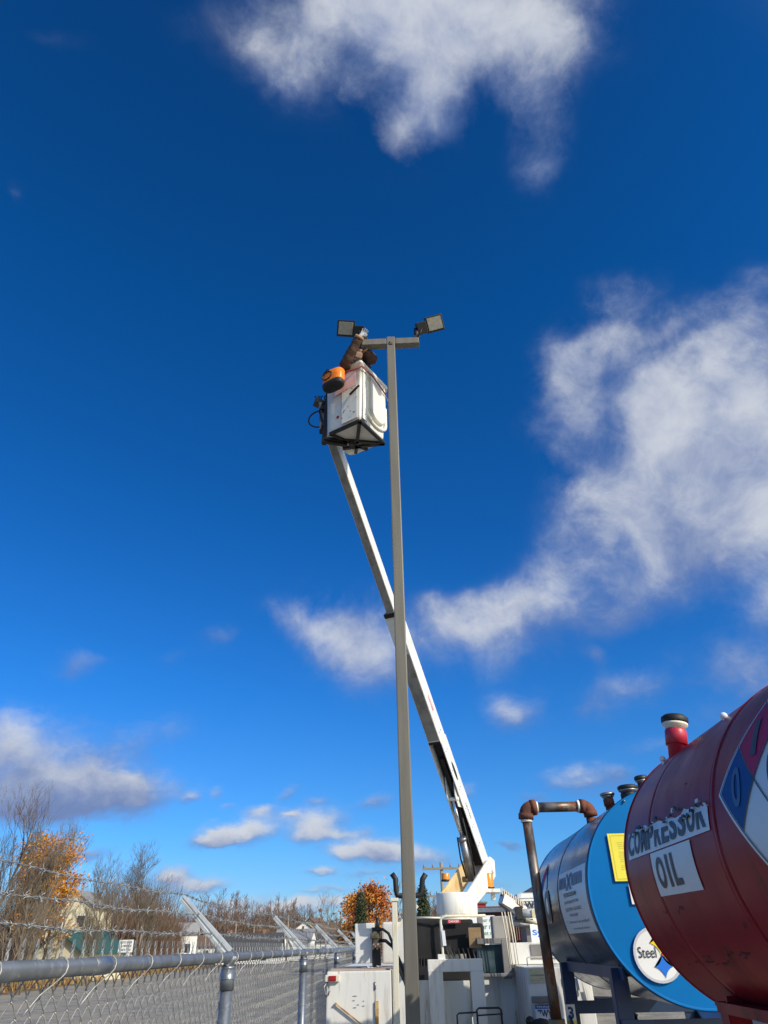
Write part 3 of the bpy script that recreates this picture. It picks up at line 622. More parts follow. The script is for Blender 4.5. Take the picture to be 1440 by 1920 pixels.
# stand
for yy in (5.1, 6.77):
    for sx in (-1, 1):
        x = BA+sx*.46; b = MB()
        b.bar((x, yy, 0), (x, yy, BB-.40), .09, .01, upv=(0, 1, 0)); b.bar((x+sx*.045, yy+.04, 0), (x+sx*.045, yy+.04, BB-.40), .01, .08, upv=(0, 1, 0)); b.build('leg', NAVYS, blue)
b = MB()
for yy in (5.1, 6.77):
    b.bar((BA-.5, yy-.012, 1.40), (BA+.5, yy-.012, 1.40), .012, .085); b.bar((BA-.5, yy-.012, .45), (BA+.5, yy-.012, .45), .012, .085)
    b.bar((BA-.46, yy+.02, .5), (BA+.02, yy+.02, 1.36), .012, .07); b.bar((BA+.46, yy+.02, .5), (BA-.02, yy+.02, 1.36), .012, .07)
for sx in (-1, 1): b.bar((BA+sx*.46, 5.0, 1.70), (BA+sx*.46, 6.9, 1.70), .012, .12); b.bar((BA+sx*.505, 5.1, .45), (BA+sx*.505, 6.77, 1.35), .012, .07)
b.build('brace', NAVYS, blue)
for k, x in enumerate((BA-.46+.06, BA-.1, BA+.2)):
    b = MB(); b.cyl((x, 5.08, 1.40), (x, 5.065, 1.40), .014, n=6); b.build('bolt', STEEL, blue)
for k in (0,):   # number placard hanging on the far left leg
    b = MB(); q = atY(1071, 1905, 6.71); b.box(q, (.075, .006, .15)); pl = tag(b.build('number_placard', STICKW, None), 'white and yellow placard with the number 3 fixed to the blue tank stand', 'placard')
    b = MB(); b.box(q+Vector((0, -.001, -.055)), (.077, .008, .05)); b.build('yellow_band', YEL, pl)
    mapped(text2d('3', -.022, .022, -.02, .06, .03), FRONT(q.x, q.y-.0055, q.z), 'lettering', INKB, pl)
# filler pipe
fp = thing('filler_pipe', (1.02, 6.3, 0), 'weathered steel pipe with rusty elbows running from the blue tank down to the ground', 'pipe')
zt = 2.815; xl, xr = 1.0, 1.515; r = .040
b = MB(); b.cyl((xl+.07, 6.3, zt), (xr-.06, 6.3, zt), r); b.build('pipe_run', PIPE, fp); b = MB(); b.cyl((xl+.002, 6.3, zt-.08), (1.045, 6.3, 1.33), r); b.build('pipe_run', PIPE, fp)
def elbow(c, a0, a1, rr, cx):
    b = MB(); pts_a = [Vector((cx[0]+cx[2]*math.cos(R(a0+(a1-a0)*i/8)), 6.3, cx[1]+cx[2]*math.sin(R(a0+(a1-a0)*i/8)))) for i in range(9)]
    b.tube(pts_a, rr, 20)
    for e, d in ((pts_a[0], pts_a[0]-pts_a[1]), (pts_a[-1], pts_a[-1]-pts_a[-2])): d.normalize(); b.cyl(e-d*.012, e+d*.03, rr*1.13, n=20)
    b.build('elbow', RUST, fp)
elbow(0, 180, 90, .056, (xl+.06, zt-.06, .06)); elbow(0, 90, 0, .05, (xr-.02, zt-.05, .05))
for p_, q_, r_ in (((xl+.092, 6.3, zt), (xl+.106, 6.3, zt), .0475), ((xr-.075, 6.3, zt), (xr-.055, 6.3, zt), .049), ((xl, 6.3, zt-.095), (xl, 6.3, zt-.115), .048)):
    b = MB(); b.cyl(p_, q_, r_); b.build('thread_tape', TAPE, fp)
b = MB(); b.cyl((xr+.03, 6.3, zt-.09), (xr+.03, 6.3, 2.62), .04); b.build('pipe_stub', RUST, fp)
b = MB(); b.cyl((1.045, 6.3, 1.36), (1.045, 6.3, 1.22), .06); b.box((1.045, 6.3, .62), (.34, .3, 1.24), bev=.02); b.build('pump_housing', PLY, fp)

# third tank standing further right
t3 = tank('far_blue_tank', 'bright blue tank low on the far right behind the maroon tank', 3.25, 1.15, .55, 6.2, 8.4, [7.3], BLUE, BLUE)
b = MB()
for yy in (6.5, 8.1): b.bar((2.9, yy, .3), (3.6, yy, .3), .1, .6)
b.build('cradle', NAVYS, t3)

# ------------------------------------------------------------------ bucket truck
tk = thing('bucket_truck', (.5, 10.5, 0), 'white aerial bucket truck with a long telescopic boom raised over the yard', 'bucket truck')
dv3 = Vector((.42, .907, 0)).normalized(); pp = Vector((.907, -.42, 0)).normalized(); TC = Vector((.58, 11.05, 0))
def part(mb, name, m, parent=tk): return mb.build(name, m, parent)
def side_pt(px_, py_, side): return hit(px_, py_, TC+pp*side, pp)
heel = Vector((1.15, 12.27, 2.82)); tip = Vector((-.87, 7.95, 8.02)); bd = (tip-heel).normalized()
bs = bd.cross(Vector((0, 0, 1))).normalized(); bs = bs if bs.dot(pp) > 0 else -bs; bu = bd.cross(bs); bu = bu if bu.z > 0 else -bu
def bp(t, s_=0, u_=0): return heel+bd*t+bs*s_+bu*u_
LEN = (tip-heel).length
def beam(name, t0, t1, w, h, m, off=0, bev=.01):
    b = MB(); b.bar(bp(t0, 0, off), bp(t1, 0, off), w, h, upv=bu, bev=bev); return b.build(name, m, tk)
T_MID, T_SL = LEN*.33, LEN*.635
# base boom: open underneath where the lift cylinder pins on
b = MB(); W2, H2 = .105, .14
def chan(b, t0, t1, taper=1.0):
    for s_ in (-1, 1): b.bar(bp(t0, s_*W2, -.0), bp(t1, s_*W2, 0), .012, H2*2*.92, upv=bu)
    b.bar(bp(t0, 0, H2*.92), bp(t1, 0, H2*.92), W2*2+.012, .012, upv=bu)
chan(b, -.12, T_MID); bb = b.build('lower_boom', BOOMW, tk)
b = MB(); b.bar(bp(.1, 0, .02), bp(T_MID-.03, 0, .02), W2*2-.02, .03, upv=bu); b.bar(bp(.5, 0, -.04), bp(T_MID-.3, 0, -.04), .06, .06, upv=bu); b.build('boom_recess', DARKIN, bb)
b = MB()
for s_ in (1,):
    pts_a = [bp(T_MID*.76+.16*math.cos(a), s_*(W2+.007), .035*math.sin(a)) for a in [2*math.pi*i/20 for i in range(20)]]; b.prism(pts_a, bs*.003)
b.build('access_slot', DARKIN, bb)
mm = text2d('CAUTION', -.14, .14, -.022, .022, .02)
mapped(mm, lambda x, y: bp(T_MID*.46-x, W2+.0085, y), 'lettering', GREYT, bb)
beam('outer_boom', T_MID, T_SL, .205, .255, BOOMW)
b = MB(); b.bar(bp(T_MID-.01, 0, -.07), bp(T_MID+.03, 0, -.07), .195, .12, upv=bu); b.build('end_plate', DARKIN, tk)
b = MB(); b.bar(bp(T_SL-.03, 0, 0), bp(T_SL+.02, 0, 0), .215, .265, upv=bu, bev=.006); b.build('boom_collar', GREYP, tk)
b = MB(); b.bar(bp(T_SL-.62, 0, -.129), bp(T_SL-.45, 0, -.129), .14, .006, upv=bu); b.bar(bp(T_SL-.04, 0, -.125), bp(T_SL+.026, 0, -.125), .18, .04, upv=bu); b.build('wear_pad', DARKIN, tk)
beam('inner_boom', T_SL, LEN+.35, .14, .175, BOOMW, bev=.014)
BELLY = mat('shaded_boom_belly', (.30, .285, .25), (.19, .18, .155), 3.5, .38, .68, .6, stretch=(2, 2, 1))  # shade of the boom's underside painted in as darker thin plates
b = MB(); b.bar(bp(T_SL+.03, 0, -.0895), bp(LEN+.2, 0, -.0895), .118, .004, upv=bu); b.build('belly_shade', BELLY, tk)
b = MB(); b.bar(bp(T_MID+.05, 0, -.1295), bp(T_SL-.66, 0, -.1295), .18, .004, upv=bu); b.build('belly_shade', BELLY, tk)
b = MB()
for i in range(7):
    t_ = .5+i*.33
    for u_ in (-.07, .0): b.cyl(bp(t_, W2+.005, u_), bp(t_, W2+.012, u_), .008, n=6)
b.build('boom_bolts', STEEL, bb)
mapped(text2d('DANGER', -.13, .13, -.03, .03, .02), lambda x, y: bp(T_MID+.6-x, .104, y), 'lettering', SRED, tk)
# lift cylinder
c0 = Vector(side_pt(884, 1648, 0)); c1 = bp(T_MID*.60, 0, -.15)
cdir = (c1-c0).normalized(); cl_ = (c1-c0).length
b = MB(); b.cyl(c0, c0+cdir*cl_*.50, .058); b.lathe(c0+cdir*cl_*.5, cdir, [(.058, -.03), (.068, -.03), (.068, .01), (.045, .02)], 24); b.cyl(c0-pp*.14, c0+pp*.14, .04); cy = b.build('lift_cylinder', STEEL, tk)
b = MB(); b.cyl(c0+cdir*cl_*.5, c1, .024); b.build('cylinder_rod', CHROME, cy)
b = MB(); b.tube([c0+bs*.07+cdir*.05, c0+bs*.09+cdir*.4, c0+bs*.08+cdir*.9], .011, 6); b.tube([c0-bs*.075+cdir*.0, c0-bs*.10+cdir*.3, c0-bs*.075+cdir*.62], .013, 6); b.build('hydraulic_hose', RUBBER, cy)
b = MB()
for s_ in (-1, 1): b.prism([bp(T_MID*.60-.26, s_*.062, -.02), bp(T_MID*.60-.1, s_*.062, -.215), bp(T_MID*.60+.07, s_*.062, -.20), bp(T_MID*.60+.3, s_*.062, -.02)], bs*.012*s_)
b.cyl(bp(T_MID*.60, -.09, -.16), bp(T_MID*.60, .09, -.16), .028); b.build('cylinder_bracket', BOOMW, bb)
# turret
b = MB(); b.lathe((TC.x, TC.y, 0), (0, 0, 1), [(.222, 2.19), (.228, 2.20), (.228, 2.44), (.222, 2.455)], 48); tr = b.build('turret', WHITE, tk)
b = MB(); b.lathe((TC.x, TC.y, 0), (0, 0, 1), [(.21, 1.05), (.21, 2.08), (.235, 2.09), (.235, 2.185), (.21, 2.19)], 48)
for a in range(0, 360, 24): b.cyl((TC.x+.222*math.cos(R(a)), TC.y+.222*math.sin(R(a)), 2.186), (TC.x+.222*math.cos(R(a)), TC.y+.222*math.sin(R(a)), 2.2), .009, n=6)
b.build('pedestal', CREAM, tk)
def sz(s_, z, side): return TC+dv3*s_+pp*side+Vector((0, 0, z))
prof = [(.06, 2.20), (.05, 2.455), (.08, 2.465), (1.18, 3.0), (1.38, 2.96), (1.36, 2.74), (.92, 2.52), (.42, 2.33), (.40, 2.18)]
for side, mm_, nm in ((.19, WHITE, 'side_plate'), (-.19, ORANGEW, 'side_plate')):
    b = MB(); b.prism([sz(s_, z, side) for s_, z in prof], pp*.022*(1 if side > 0 else -1)); o = b.build(nm, mm_, tr)
    if side > 0:
        b = MB(); b.tube([sz(s_, z-.045, side+.026) for s_, z in prof[2:4]], .008, 6); b.tube([sz(.38, 2.33, side+.026), sz(.9, 2.57, side+.026)], .006, 6)
        b.cyl(sz(1.22, 2.82, side+.02), sz(1.22, 2.82, side+.05), .05, n=20); b.cyl(sz(.45, 2.42, side+.02), sz(.45, 2.42, side+.028), .018, n=12); b.build('pivot_boss', WHITE, o)
b = MB(); b.prism([sz(1.37, 2.74, -.19), sz(1.38, 2.96, -.19), sz(1.38, 2.96, .19), sz(1.37, 2.74, .19)], dv3*.014); b.build('cross_plate', WHITE, tr)
# beacons on their shelves
def beacon(c, r, h, m=AMBER):
    b = MB(); b.lathe(c, (0, 0, 1), [(r*1.05, 0), (r*1.05, .012), (r, .014), (r, h-.01), (r*.93, h), (r*.3, h+.004)], 28); o = b.build('beacon_light', m, tk)
    b = MB(); b.lathe(c, (0, 0, 1), [(r*1.12, -.02), (r*1.12, .002), (r*1.0, .004)], 28); b.build('beacon_base', BLACKM, o)
q = atY(917, 1664, 11.9); beacon(q, .075, .19)
b = MB(); q2 = atY(915, 1671, 11.9); b.box(q2+Vector((.0, -.02, -.0)), (.34, .3, .05), (0, R(1), 0), bev=.006); b.bar(q2+Vector((-.12, 0, 0)), q2+Vector((-.22, -.1, .1)), .06, .02); b.box(q2+Vector((.07, .0, -.07)), (.06, .1, .1)); b.build('beacon_shelf', GREYP if False else WHITE, tk)
q = atY(836, 1650, 11.6); beacon(q, .06, .09)
# platform (bucket)
A_ = Vector((.52, .854, 0)).normalized(); B_ = Vector((-.854, .52, 0)).normalized(); F0 = Vector((-.47, 7.06, 7.87)); HS = .315; BC = F0+A_*HS+B_*HS
KB = 1.0
def bl_(x, y, z): return BC+A_*(x*KB)+B_*(y*KB)+Vector((0, 0, z))
def rrect(h, r, n=6):
    out = []
    for cx, cy, a0 in ((1, 1, 0), (-1, 1, 90), (-1, -1, 180), (1, -1, 270)):
        rr = r if not (cx < 0 and cy < 0) else .03
        if cx < 0 and cy > 0: rr = r*1.7
        for i in range(n+1):
            a = R(a0+90*i/n); out.append((cx*(h-rr)+rr*math.cos(a), cy*(h-rr)+rr*math.sin(a)))
    return out
bk = None; b = MB(); rings = []
for (h, r_, z) in ((.20, .08, -.0), (.262, .08, .004), (.278, .075, .03), (.283, .07, .08), (.292, .07, .6), (.298, .07, .98), (.33, .075, .985), (.332, .075, 1.03), (.325, .07, 1.045), (.285, .06, 1.045), (.27, .06, .95), (.25, .06, .05), (.2, .05, .03)):
    rings.append([b.bm.verts.new(bl_(x, y, z)) for x, y in rrect(h*HS/.28, r_*1.25)])
for X_, Y_ in zip(rings, rings[1:]):
    n = len(X_)
    for j in range(n): b.face((X_[j], X_[(j+1) % n], Y_[(j+1) % n], Y_[j]), None, True)
b.face(rings[0][::-1]); b.face(rings[-1])
BUCK = mat('white_fibreglass', (.76, .735, .65), (.68, .66, .60), 2.5, .5, .8, .38, rvar=.05, c3=(.10, .08, .06), s3=13, lo3=.71, hi3=.75)
bk = b.build('bucket', BUCK, tk); KB = HS/.28
# step recess ridges on the right face
b = MB()
def ushape(w, z0, z1, y_, x0=.02, sq=.12, n=10):
    pts_a = [bl_(x0-w, y_, z1)]
    for i in range(n+1):
        a = R(180+180*i/n); cx = x0
        pts_a.append(bl_(cx+w*math.cos(a), y_, z0+sq+sq*math.sin(a)*1.0))
    pts_a.append(bl_(x0+w, y_, z1)); return pts_a
b.tube(ushape(.235, .10, .60, -.295, .03, .17), .024, 8); b.build('step_ridge', BUCK, bk)
b = MB(); outl = [(-.10, .95)]+[(.06+.16*math.cos(R(180+180*i/10)), .36+.17*math.sin(R(180+180*i/10))) for i in range(11)]+[(.22, .95)]
b.prism([bl_(x, -.285, z) for x, z in outl], -B_*.05); b.build('step_pocket', BUCK, bk)
b = MB(); b.prism([bl_(-.255, -.297, .02), bl_(-.17, -.297, .02), bl_(-.17, -.30, .97), bl_(-.255, -.30, .97)], -B_*.012); b.build('corner_rib', BUCK, bk)
b = MB(); b.prism([bl_(-.296, -.25, .03), bl_(-.296, -.02, .03), bl_(-.303, -.02, .62), bl_(-.303, -.25, .62)], -A_*.008); b.build('side_panel', BUCK, bk)
b = MB(); b.prism([bl_(-.31, -.24, .62), bl_(-.31, .10, .60), bl_(-.312, .06, .75), bl_(-.314, -.02, .93), bl_(-.314, -.24, .95)], -A_*.004); b.build('faded_patch', PINKR, bk)
b = MB(); b.bar(bl_(-.32, -.15, .48), bl_(-.36, -.32, .52), .025, .02); b.build('handle', BLACKM, bk)
b = MB(); b.cyl(bl_(-.29, .05, .20), bl_(-.298, .05, .20), .022, n=16); b.build('red_reflector', REDLENS, bk)
b = MB(); rng = random.Random(4)
for i in range(14):
    y_, z_ = rng.uniform(-.26, .0), rng.uniform(.05, .9); b.cyl(bl_(-.31, y_, z_), bl_(-.316, y_, z_), .007, n=8)
for z_ in (.12, .3, .5, .7, .9): b.cyl(bl_(-.21, -.308, z_), bl_(-.21, -.314, z_), .007, n=8)
b.build('rivet', BLACKM, bk)
b = MB(); b.tube([bl_(-.36, -.0, .93), bl_(-.34, -.2, .90), bl_(-.31, -.33, .92), bl_(-.1, -.36, .88), bl_(.08, -.36, .82), bl_(.2, -.35, .80)], .012, 8)
SAFE = mat('faded_red_strap', (.35, .08, .07), (.25, .05, .05), 20, .4, .7, .8); st = b.build('safety_strap', SAFE, bk)
b = MB()
for i in range(7):
    c = bl_(.20+i*.016, -.352, .79-i*.026); b.tube([c+A_*.010*math.cos(a)+Vector((0, 0, .014*math.sin(a)))+(B_*.006*math.sin(a) if i % 2 else -B_*.006*math.sin(a)) for a in [2*math.pi*k/8 for k in range(8)]], .003, 5, closed=True)
b.build('chain', STEEL, st)
b = MB(); z_ = -.02
def fr(x0, y0, x1, y1, w=.045): b.bar(bl_(x0, y0, z_), bl_(x1, y1, z_), w, .035)
fr(-.27, -.27, .27, -.27); fr(-.27, -.27, -.27, .18); fr(.27, -.27, -.24, .30); fr(-.27, -.27, .22, .14); fr(-.27, .18, .25, -.02, .035); fr(.27, -.27, .05, .22)
b.bar(bl_(-.24, .33, -.04), bl_(.0, .12, -.04), .05, .05); b.build('bucket_frame', BLACKM, bk)
b = MB(); b.cyl(bl_(.0, .05, -.03), bl_(.0, .05, -.09), .035, n=14); b.build('frame_pin', BLACKM, bk)
# platform mounting and controls at the boom tip
mt_ = Vector((-1.055, 7.70, 8.24))
b = MB(); b.bar(bl_(-.20, .33, -.06), bl_(-.16, .32, .9), .06, .07); b.bar(tip+Vector((0, 0, .1)), mt_+Vector((.02, -.05, .1)), .12, .1); b.bar(bl_(-.22, .36, .15), mt_, .06, .06); b.bar(bl_(-.22, .36, .62), mt_+Vector((0, 0, .35)), .05, .05); mo = b.build('bucket_mount', BLACKM, tk)
b = MB(); b.bar(mt_+Vector((.05, -.06, -.06)), mt_+Vector((-.05, -.08, .40)), .13, .05); b.build('mount_cover', STEEL, mo)
b = MB(); b.cyl(mt_+Vector((-.02, -.1, -.1)), mt_+Vector((-.03, -.1, .3)), .022, n=12); b.cyl(mt_+Vector((.04, -.12, 0)), mt_+Vector((.02, -.12, .36)), .012, n=10); b.build('leveling_cylinder', STEEL, mo)
b = MB(); rng = random.Random(2)
b.box(mt_+Vector((-.06, -.08, .43)), (.16, .14, .09), (.2, .3, .4), bev=.01); b.box(mt_+Vector((.09, -.1, .42)), (.12, .12, .12), (.2, .1, .4), bev=.01)
for i in range(5): p = mt_+Vector((-.12+i*.05, -.12, .45)); b.cyl(p, p+Vector((rng.uniform(-.02, .02), -.01, .07)), .008, n=8); b.ball(p+Vector((0, -.01, .08)), .013, n=8)
b.build('control_valve', BLACKM, mo)
b = MB(); hc = mt_+Vector((-.10, -.1, .12)); b.tube([hc+Vector((.06+-.17*math.sin(R(a)), .03*math.sin(R(a)), .155*math.cos(R(a)))) for a in range(-15, 200, 15)], .0115, 8); b.tube([mt_+Vector((0, -.13, .4)), mt_+Vector((-.05, -.17, .2)), mt_+Vector((.02, -.15, 0)), mt_+Vector((.08, -.12, -.12))], .01, 6); b.build('hydraulic_hose', RUBBER, mo)

# body ---------------------------------------------------------------
YR = 7.6
BEFORE = {o.name for o in tk.children_recursive}
b = MB(); b.box((-.508, YR+1.7, 1.14), (.60, 3.4, 1.0), bev=.012); lb = b.build('left_bin', WHITE, tk)
b = MB(); b.box((1.33, YR+1.7, 1.14), (.58, 3.4, 1.0), bev=.012); rb = b.build('right_bin', WHITE, tk)
b = MB(); b.box((-.50, YR+.6, 1.648), (.55, 1.1, .012)); b.build('bin_top_tread', mat('worn_bin_top', (.42, .36, .30), (.48, .28, .15), 5, .4, .65, .8), lb)
# marker lights, latches, rust marks
for (o_, xx) in ((lb, -.765),):
    b = MB(); b.box((xx+.01, YR-.018, 1.585), (.13, .035, .055), bev=.006); mk = b.build('marker_light', CREAM, o_)
    b = MB(); b.box((xx+.012, YR-.036, 1.585), (.07, .02, .042), bev=.006); b.build('red_lens', REDLENS, mk)
b = MB(); b.tube([(-.80, YR-.01, 1.56), (-.83, YR-.04, 1.52), (-.815, YR-.04, 1.46), (-.80, YR-.03, 1.44)], .008, 6); b.tube([(-.79, YR-.02, 1.54), (-.775, YR-.05, 1.49), (-.79, YR-.05, 1.45)], .008, 6); b.build('latch_hook', STEEL, lb)
b = MB(); b.cyl((-.72, YR, 1.385), (-.72, YR-.03, 1.385), .01, n=8); b.bar((-.72, YR-.02, 1.385), (-.45, YR-.02, 1.20), .012, .012)
b.bar((-.345, YR-.012, 1.40), (-.345, YR-.012, .9), .03, .02); b.build('rusty_rod', mat('yellow_rust', (.58, .42, .18), (.30, .15, .05), 10, .4, .6, .8), lb)
b = MB(); rng = random.Random(12)
for (x, z, w) in ((-.55, 1.44, .05), (-.56, 1.405, .03), (-.47, 1.40, .02), (-.52, 1.372, .03), (-.47, 1.362, .03), (-.55, 1.35, .04)):
    b.poly([(x-w/2, YR-.0015, z), (x-w*.2, YR-.0015, z-.005), (x+w/2, YR-.0015, z-.002), (x+w*.2, YR-.0015, z+.005)])
b.build('scratch_mark', GREYT, lb)
b = MB(); b.box((-.165, YR+.02, .95), (.052, .07, 2.54), bev=.006); b.box((-.165, YR+.02, 2.235), (.075, .09, .03), bev=.004); b.bar((-.14, YR+.03, 2.0), (.06, YR+.03, 2.18), .05, .03); pst = b.build('rear_post', CREAM, tk)
b = MB(); b.prism([(-.205, YR+.02, .7), (-.205, YR+.5, .7), (-.205, YR+.5, 1.64), (-.205, YR+.02, 1.64)], (.004, 0, 0)); b.build('bin_inner_face', CREAM, lb)
# boom cradle
b = MB(); cz = 2.27; cy0 = YR+.25
b.tube([(-.19, cy0, 2.49), (-.155, cy0, 2.44), (-.15, cy0, 2.33), (-.14, cy0, 2.285), (-.08, cy0, 2.28), (.04, cy0, 2.28), (.10, cy0, 2.29), (.11, cy0, 2.34), (.12, cy0, 2.43), (.155, cy0, 2.48)], .028, 10)
b.cyl((-.02, cy0, 1.6), (-.02, cy0, 2.27), .022, n=12); b.build('boom_cradle', RUBBER, tk)
# white boxes with the valve between
b = MB(); b.box((-.485, 8.25, 1.87), (.20, .16, .36), (0, R(-1.5), 0), bev=.008); b.build('white_cover_box', BOOMW, tk)
b = MB(); b.box((-.165, 8.35, 1.87), (.30, .16, .38), bev=.02); b.build('white_cover_box', BOOMW, tk)
b = MB(); b.box((-.37, 8.22, 1.80), (.085, .14, .42)); b.box((-.40, 8.1, 1.61), (.38, .3, .06)); b.cyl((-.355, 8.2, 1.98), (-.355, 8.2, 2.10), .02, n=10); b.build('valve_bracket', BLACKM, tk)
VALV = mat('olive_valve_casting', (.14, .12, .07), (.06, .05, .035), 14, .4, .6, .7, bump=.3)
b = MB(); rng = random.Random(6)
b.box((-.365, 8.12, 1.90), (.075, .08, .14), bev=.01); b.box((-.38, 8.10, 1.93), (.09, .06, .05), bev=.008)
for i in range(6): b.cyl((-.40+.015*i, 8.08, 1.82+.02*(i % 3)), (-.40+.015*i, 8.04, 1.82+.02*(i % 3)), .012, n=8, m=None)
b.build('hydraulic_valve', VALV, tk)
b = MB(); b.ball((-.385, 8.06, 1.845), .022, n=10); b.ball((-.345, 8.06, 1.845), .022, n=10); b.build('valve_plug', mat('pinkish_plug', (.45, .30, .24), rough=.5), tk)
b = MB()
b.tube([(-.36, 8.1, 1.98), (-.30, 8.05, 1.99), (-.24, 8.02, 1.95), (-.20, 8.0, 1.86), (-.17, 7.95, 1.7), (-.10, 7.9, 1.55)], .014, 8)
b.tube([(-.33, 8.08, 1.89), (-.27, 8.04, 1.885), (-.20, 8.02, 1.83), (-.14, 7.98, 1.72), (-.07, 7.9, 1.56), (-.05, 7.9, 1.2)], .017, 8)
b.tube([(-.19, 8.0, 1.82), (-.12, 7.92, 1.62), (-.06, 7.88, 1.45)], .015, 8); b.build('hydraulic_hose', RUBBER, tk)
b = MB()
for i in range(8):
    x = -.42+rng.uniform(-.02, .1); pts_a = [Vector((x, 8.05, 1.66))]
    for k in range(3): pts_a.append(pts_a[-1]+Vector((rng.uniform(-.03, .04), -.01, rng.uniform(-.03, .015))))
    b.tube(pts_a, .003, 4, m=(REDTAG if i % 3 == 0 else PAPER))
b.build('loose_wires', None, tk)
# black canvas covers and their pipe frame
b = MB(); b.box((.165, 8.75, 1.86), (.27, .5, .46), bev=.03); b.build('black_canvas_cover', BLACKV, tk)
b = MB(); b.box((.48, 8.9, 1.915), (.36, .5, .33), bev=.03); b.build('black_canvas_cover', BLACKV, tk)
b = MB(); b.box((.69, 8.95, 1.83), (.20, .6, .42), (0, 0, R(-6)), bev=.03); b.build('black_canvas_cover', BLACKV, tk)
b = MB(); b.box((.66, 8.55, 1.90), (.13, .02, .19), (0, 0, R(-4)), bev=.003); b.build('plywood_board', PLY, tk)
b = MB(); b.tube([(.315, 8.42, 1.70), (.305, 8.42, 1.76), (.30, 8.42, 2.06), (.31, 8.42, 2.09), (.36, 8.42, 2.105), (.78, 8.46, 2.105)], .014, 8); b.tube([(.31, 8.42, 2.09), (.05, 8.45, 2.10)], .010, 8); b.build('cover_frame', CREAM, tk)
b = MB(); b.box((.45, 8.60, 2.06), (.14, .01, .04), bev=.004); rt_ = b.build('red_tag', REDTAG, tk)
mapped(text2d('DANGER', -.055, .055, -.012, .012, .02), FRONT(.45, 8.594, 2.06), 'lettering', PAPER, rt_)
b = MB(); b.box((.325, 8.40, 1.90), (.035, .01, .14), (0, R(-4), 0)); b.tube([(.32, 8.40, 1.97), (.315, 8.41, 2.02)], .003, 4); b.build('hanging_card', PAPER, tk)
b = MB(); rng = random.Random(9)
for i in range(6):
    x = .345+i*.009; b.tube([(x, 8.5, 1.88), (x-.005, 8.44, 1.80), (x+.02+rng.uniform(-.02, .04), 8.42, 1.72), (x+.05, 8.4, 1.6)], .007, 6)
b.build('hose_bundle', RUBBER, tk); b = MB()
for i in range(9):
    x = .05+i*.03; b.tube([(x, 8.5, 1.72), (x+rng.uniform(-.01, .01), 8.42, 1.55), (x, 8.4, 1.2)], .010, 6)
for i in range(16):
    x = .24+rng.uniform(0, .32); z = 1.62+rng.uniform(-.08, .05); b.tube([(x, 8.1, z), (x+rng.uniform(-.06, .06), 8.05, z+rng.uniform(-.05, .02)), (x+rng.uniform(-.1, .1), 8.1, z-.08)], .009, 6)
b.build('hose_bundle', RUBBER, tk); b = MB()
for i in range(5):
    x = .42+.05*i; b.tube([(x, 8.55, 1.80), (x+.02, 8.5, 1.70), (x+.06, 8.5, 1.6)], .012, 6)
b.build('hose_bundle', RUBBER, tk)
b = MB(); b.box((.27, 8.5, 1.55), (.6, .5, .2)); b.box((.27, 8.15, 1.56), (.62, .25, .14)); b.build('dark_deck', BLACKM, tk)
# welded rear frame and recessed bulkhead
b = MB(); fy = 7.80; b.box((.395, fy, 1.665), (.52, .10, .105), bev=.006); b.box((.205, fy+.0, 1.10), (.135, .095, 1.03), bev=.006); b.box((.595, fy, 1.10), (.125, .095, 1.03), bev=.006); b.box((.27, fy+.02, 1.735), (.07, .06, .05), bev=.004); b.build('rear_frame', WHITE, tk)
b = MB(); b.box((.40, 8.02, 1.02), (.27, .03, 1.02), bev=.004); b.build('bulkhead_panel', WHITE, tk); b = MB(); b.box((.05, 8.0, 1.02), (.18, .03, 1.04), bev=.004); b.build('bulkhead_panel', WHITE, tk); b = MB(); b.box((.90, 8.62, 1.06), (.46, .03, 1.12), bev=.004); b.build('bulkhead_panel', WHITE, tk)
b = MB(); b.tube([(.38, 7.72, .9), (.38, 7.72, 1.27), (.40, 7.72, 1.285), (.56, 7.72, 1.29)], .008, 6); b.tube([(.56, 7.66, 1.2), (.56, 7.66, 1.31), (.58, 7.66, 1.325), (.76, 7.66, 1.325), (.78, 7.66, 1.31), (.78, 7.66, 1.1)], .009, 6); b.tube([(.55, 7.64, 1.27), (.79, 7.64, 1.28)], .007, 6); b.build('grab_rail', BLACKM, tk)
for xx, o_ in ((-.36, lb), (1.36, rb)):
    b = MB(); b.box((xx, YR-.001, 1.10), (.004, .004, .86)); b.build('panel_seam', GREYT, o_)
    for zz in (1.52, 1.0): b = MB(); b.cyl((xx+.0, YR-.006, zz-.03), (xx, YR-.006, zz+.03), .008, n=8); b.build('hinge', STEEL, o_)
# right bin: chest, rails, plaque, latch
b = MB(); b.box((1.50, YR+1.6, 1.745), (1.15, 1.4, .20), bev=.006); ch_ = b.build('tool_chest', WHITE, rb)
b = MB(); b.box((1.50, YR+.893, 1.76), (.55, .012, .13)); b.build('chest_shadow', GREYP, ch_)  # grey sheet painted in for the dark shadow on the chest front
b = MB()
for x in (.97, 1.0, 1.035, 1.06): b.tube([(x, 8.3, 1.62), (x-.01, 8.3, 1.9), (x-.03, 8.3, 2.13)], .006, 6)
b.tube([(1.07, YR+.1, 1.65), (1.07, YR+.1, 1.71), (1.08, YR+.1, 1.72), (1.55, YR+.1, 1.715), (1.56, YR+.1, 1.65)], .007, 6); b.build('wire_rail', CREAM, rb)
b = MB(); b.box((1.17, YR-.004, 1.575), (.22, .006, .115)); pq = b.build('beige_plaque', BEIGE, rb)
mapped(merge([text2d('AUTHORIZED SERVICE', -.1, .1, -.006, .008, .02), text2d('fleet number', -.02, .09, -.028, -.018, .01), text2d('please keep clear of boom', -.1, .09, -.042, -.034, .01)]), FRONT(1.17, YR-.008, 1.575), 'lettering', GREYT, pq)
